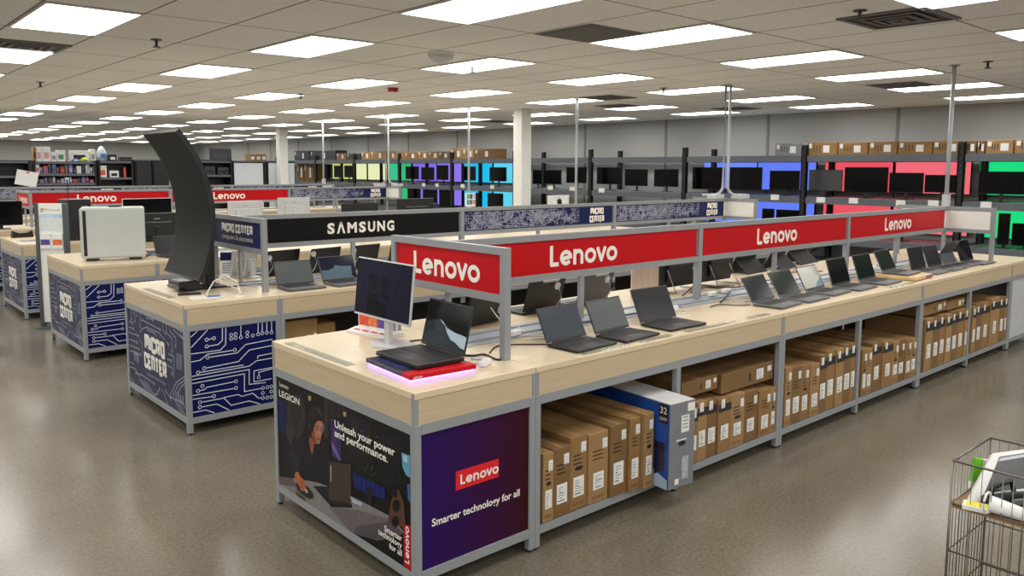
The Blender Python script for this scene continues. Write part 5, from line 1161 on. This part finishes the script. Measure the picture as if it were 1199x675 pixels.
for x in (0, x1_):
    for y in (0, y1_): MB().tube([(x,y,.0),(x,y,.75)], .0045, WIRE, 8).build('leg', cart)
MB().box((.004,y1_+.004,.585),(x1_-.004,-.004,.597), KRAFT3).build('tray', cart)
def inbin(name, label, cat, x, y, z, rot): return thing(name, label, cat, (bx0+x,by1+y,z), 0, 'things in the wire bin') if rot is None else thing(name, label, cat, (bx0+x,by1+y,z), rot, 'things in the wire bin')
TRZ = .5975
def local(p): return Vector((p.x-bx0, p.y-by1, p.z))
gp = local(atZ(1146,568,TRZ+.03)); gb = inbin('product_box', 'bright green and white slim box leaning in the wire bin', 'box', gp.x+.022,gp.y+.018,TRZ,-.64)
M = Matrix.Rotation(math.radians(9), 4, 'Y')
MB().box((-.026,-.007,.006),(.03,.007,.115), WHITE, M).build('carton', gb); MB().box((-.0272,-.0082,.03),(.002,.0082,.1162), mat('lime_green', (110,200,40), .4), M).build('green_end', gb)
yp = local(atZ(1143,594,TRZ+.008)); yb_ = inbin('product_box', 'small yellow and white box on the wire bin tray', 'box', yp.x,yp.y,TRZ,.25); MB().rbox((-.028,-.04,0),(.028,.04,.016), WHITE, .002).build('carton', yb_); MB().box((-.024,-.036,.016),(.024,.03,.0166), mat('yellow_print', (228,214,40), .4, 0, .2, 60)).build('yellow_print', yb_)
B0 = atZ(1132,590,TRZ+.004); T0_ = atY(1163,531,B0.y-.015)
eu = (T0_-B0); E1 = Vector((.80,-.60,.10)).normalized(); nn = E1.cross(eu).normalized()
if nn.dot(CAM-B0) < 0: nn = -nn
kb = thing('keyboard_box', 'large white flat box with a dark keyboard picture leaning in the wire bin', 'box', B0, 0, 'things in the wire bin')
def fq(a, b, h): return E1*a*.27 + eu*b + nn*h
MB().prism([fq(0,0,0),fq(1,0,0),fq(1,1,0),fq(0,1,0)], -nn*.022, WHITE).build('carton', kb)
MB().prism([fq(.18,.16,.0003),fq(1,.16,.0003),fq(1,.94,.0003),fq(.12,.90,.0003)], nn*.0012, mat('box_dark_picture', (40,42,50), .3, 0, .3, 30)).build('picture', kb)
MB().prism([fq(.14,.80,.0016),fq(.98,.86,.0016),fq(.98,.92,.0016),fq(.14,.87,.0016)], nn*.001, mat('box_pale_band', (186,190,196), .4)).build('pale_band', kb)
dp = local(atZ(1168,580,TRZ+.04)); dk = inbin('accessory_pack', 'black handled plastic pack lying before the keyboard box in the wire bin', 'pack', dp.x,dp.y,TRZ+.001,-.5); MB().rbox((-.045,-.03,0),(.075,.03,.035), BLACK, .012, seg=3).build('body', dk); MB().tube([(-.03,0,.034),(-.02,0,.07),(.05,0,.085),(.07,0,.034)], .009, BLACK).build('handle', dk)
c0 = local(atZ(1161,591,TRZ+.03)); c1 = local(atZ(1207,607,TRZ+.02)); cn = inbin('cone_package', 'white cone-shaped package lying in the wire bin', 'package', c0.x,c0.y,TRZ+.03,0)
dv = Vector((c1.x-c0.x, c1.y-c0.y, -.008)); mb = MB(); mb.cyl((0,0,0), dv, .028, WHITE, 20, .020); mb.build('body', cn); MB().cyl(-dv*.02, (0,0,0), .0285, SILVER, 20).build('end_cap', cn)
rp_ = [Vector((.034*math.cos(t*PI/8), 0, .034*math.sin(t*PI/8))) for t in range(17)]; MB().tube([v + Vector((-.004,.012,.004)) for v in rp_], .004, WHITE).build('ring_strap', cn)
for i, (u, v, a, c) in enumerate(((1190,585,-.6,DGREY),(1197,592,-.6,GREYLAP))):
    q0 = local(atZ(u,v,TRZ+.03)); o = inbin('accessory_pack', ('dark grey','silver')[i]+' slim pack lying at the right end of the wire bin', 'pack', q0.x, q0.y-.012*i, TRZ+.001, a); MB().rbox((-.05,-.008,0),(.09,.008,.055), c, .004).build('body', o); MB().box((-.03,-.0088,.01),(.05,-.0078,.04), BLACK).build('label', o)

# ------------------------------------------------------------------ light and view
wd = bpy.data.worlds.new('world'); SC.world = wd; wd.use_nodes = True
wd.node_tree.nodes['Background'].inputs[0].default_value = (.6,.62,.65,1); wd.node_tree.nodes['Background'].inputs[1].default_value = .3
vs_ = SC.view_settings; SC.display_settings.display_device = 'sRGB'; vs_.view_transform = 'Standard'; vs_.look = 'None'; vs_.gamma = 1; vs_.use_curve_mapping = False
vs_.exposure = 0
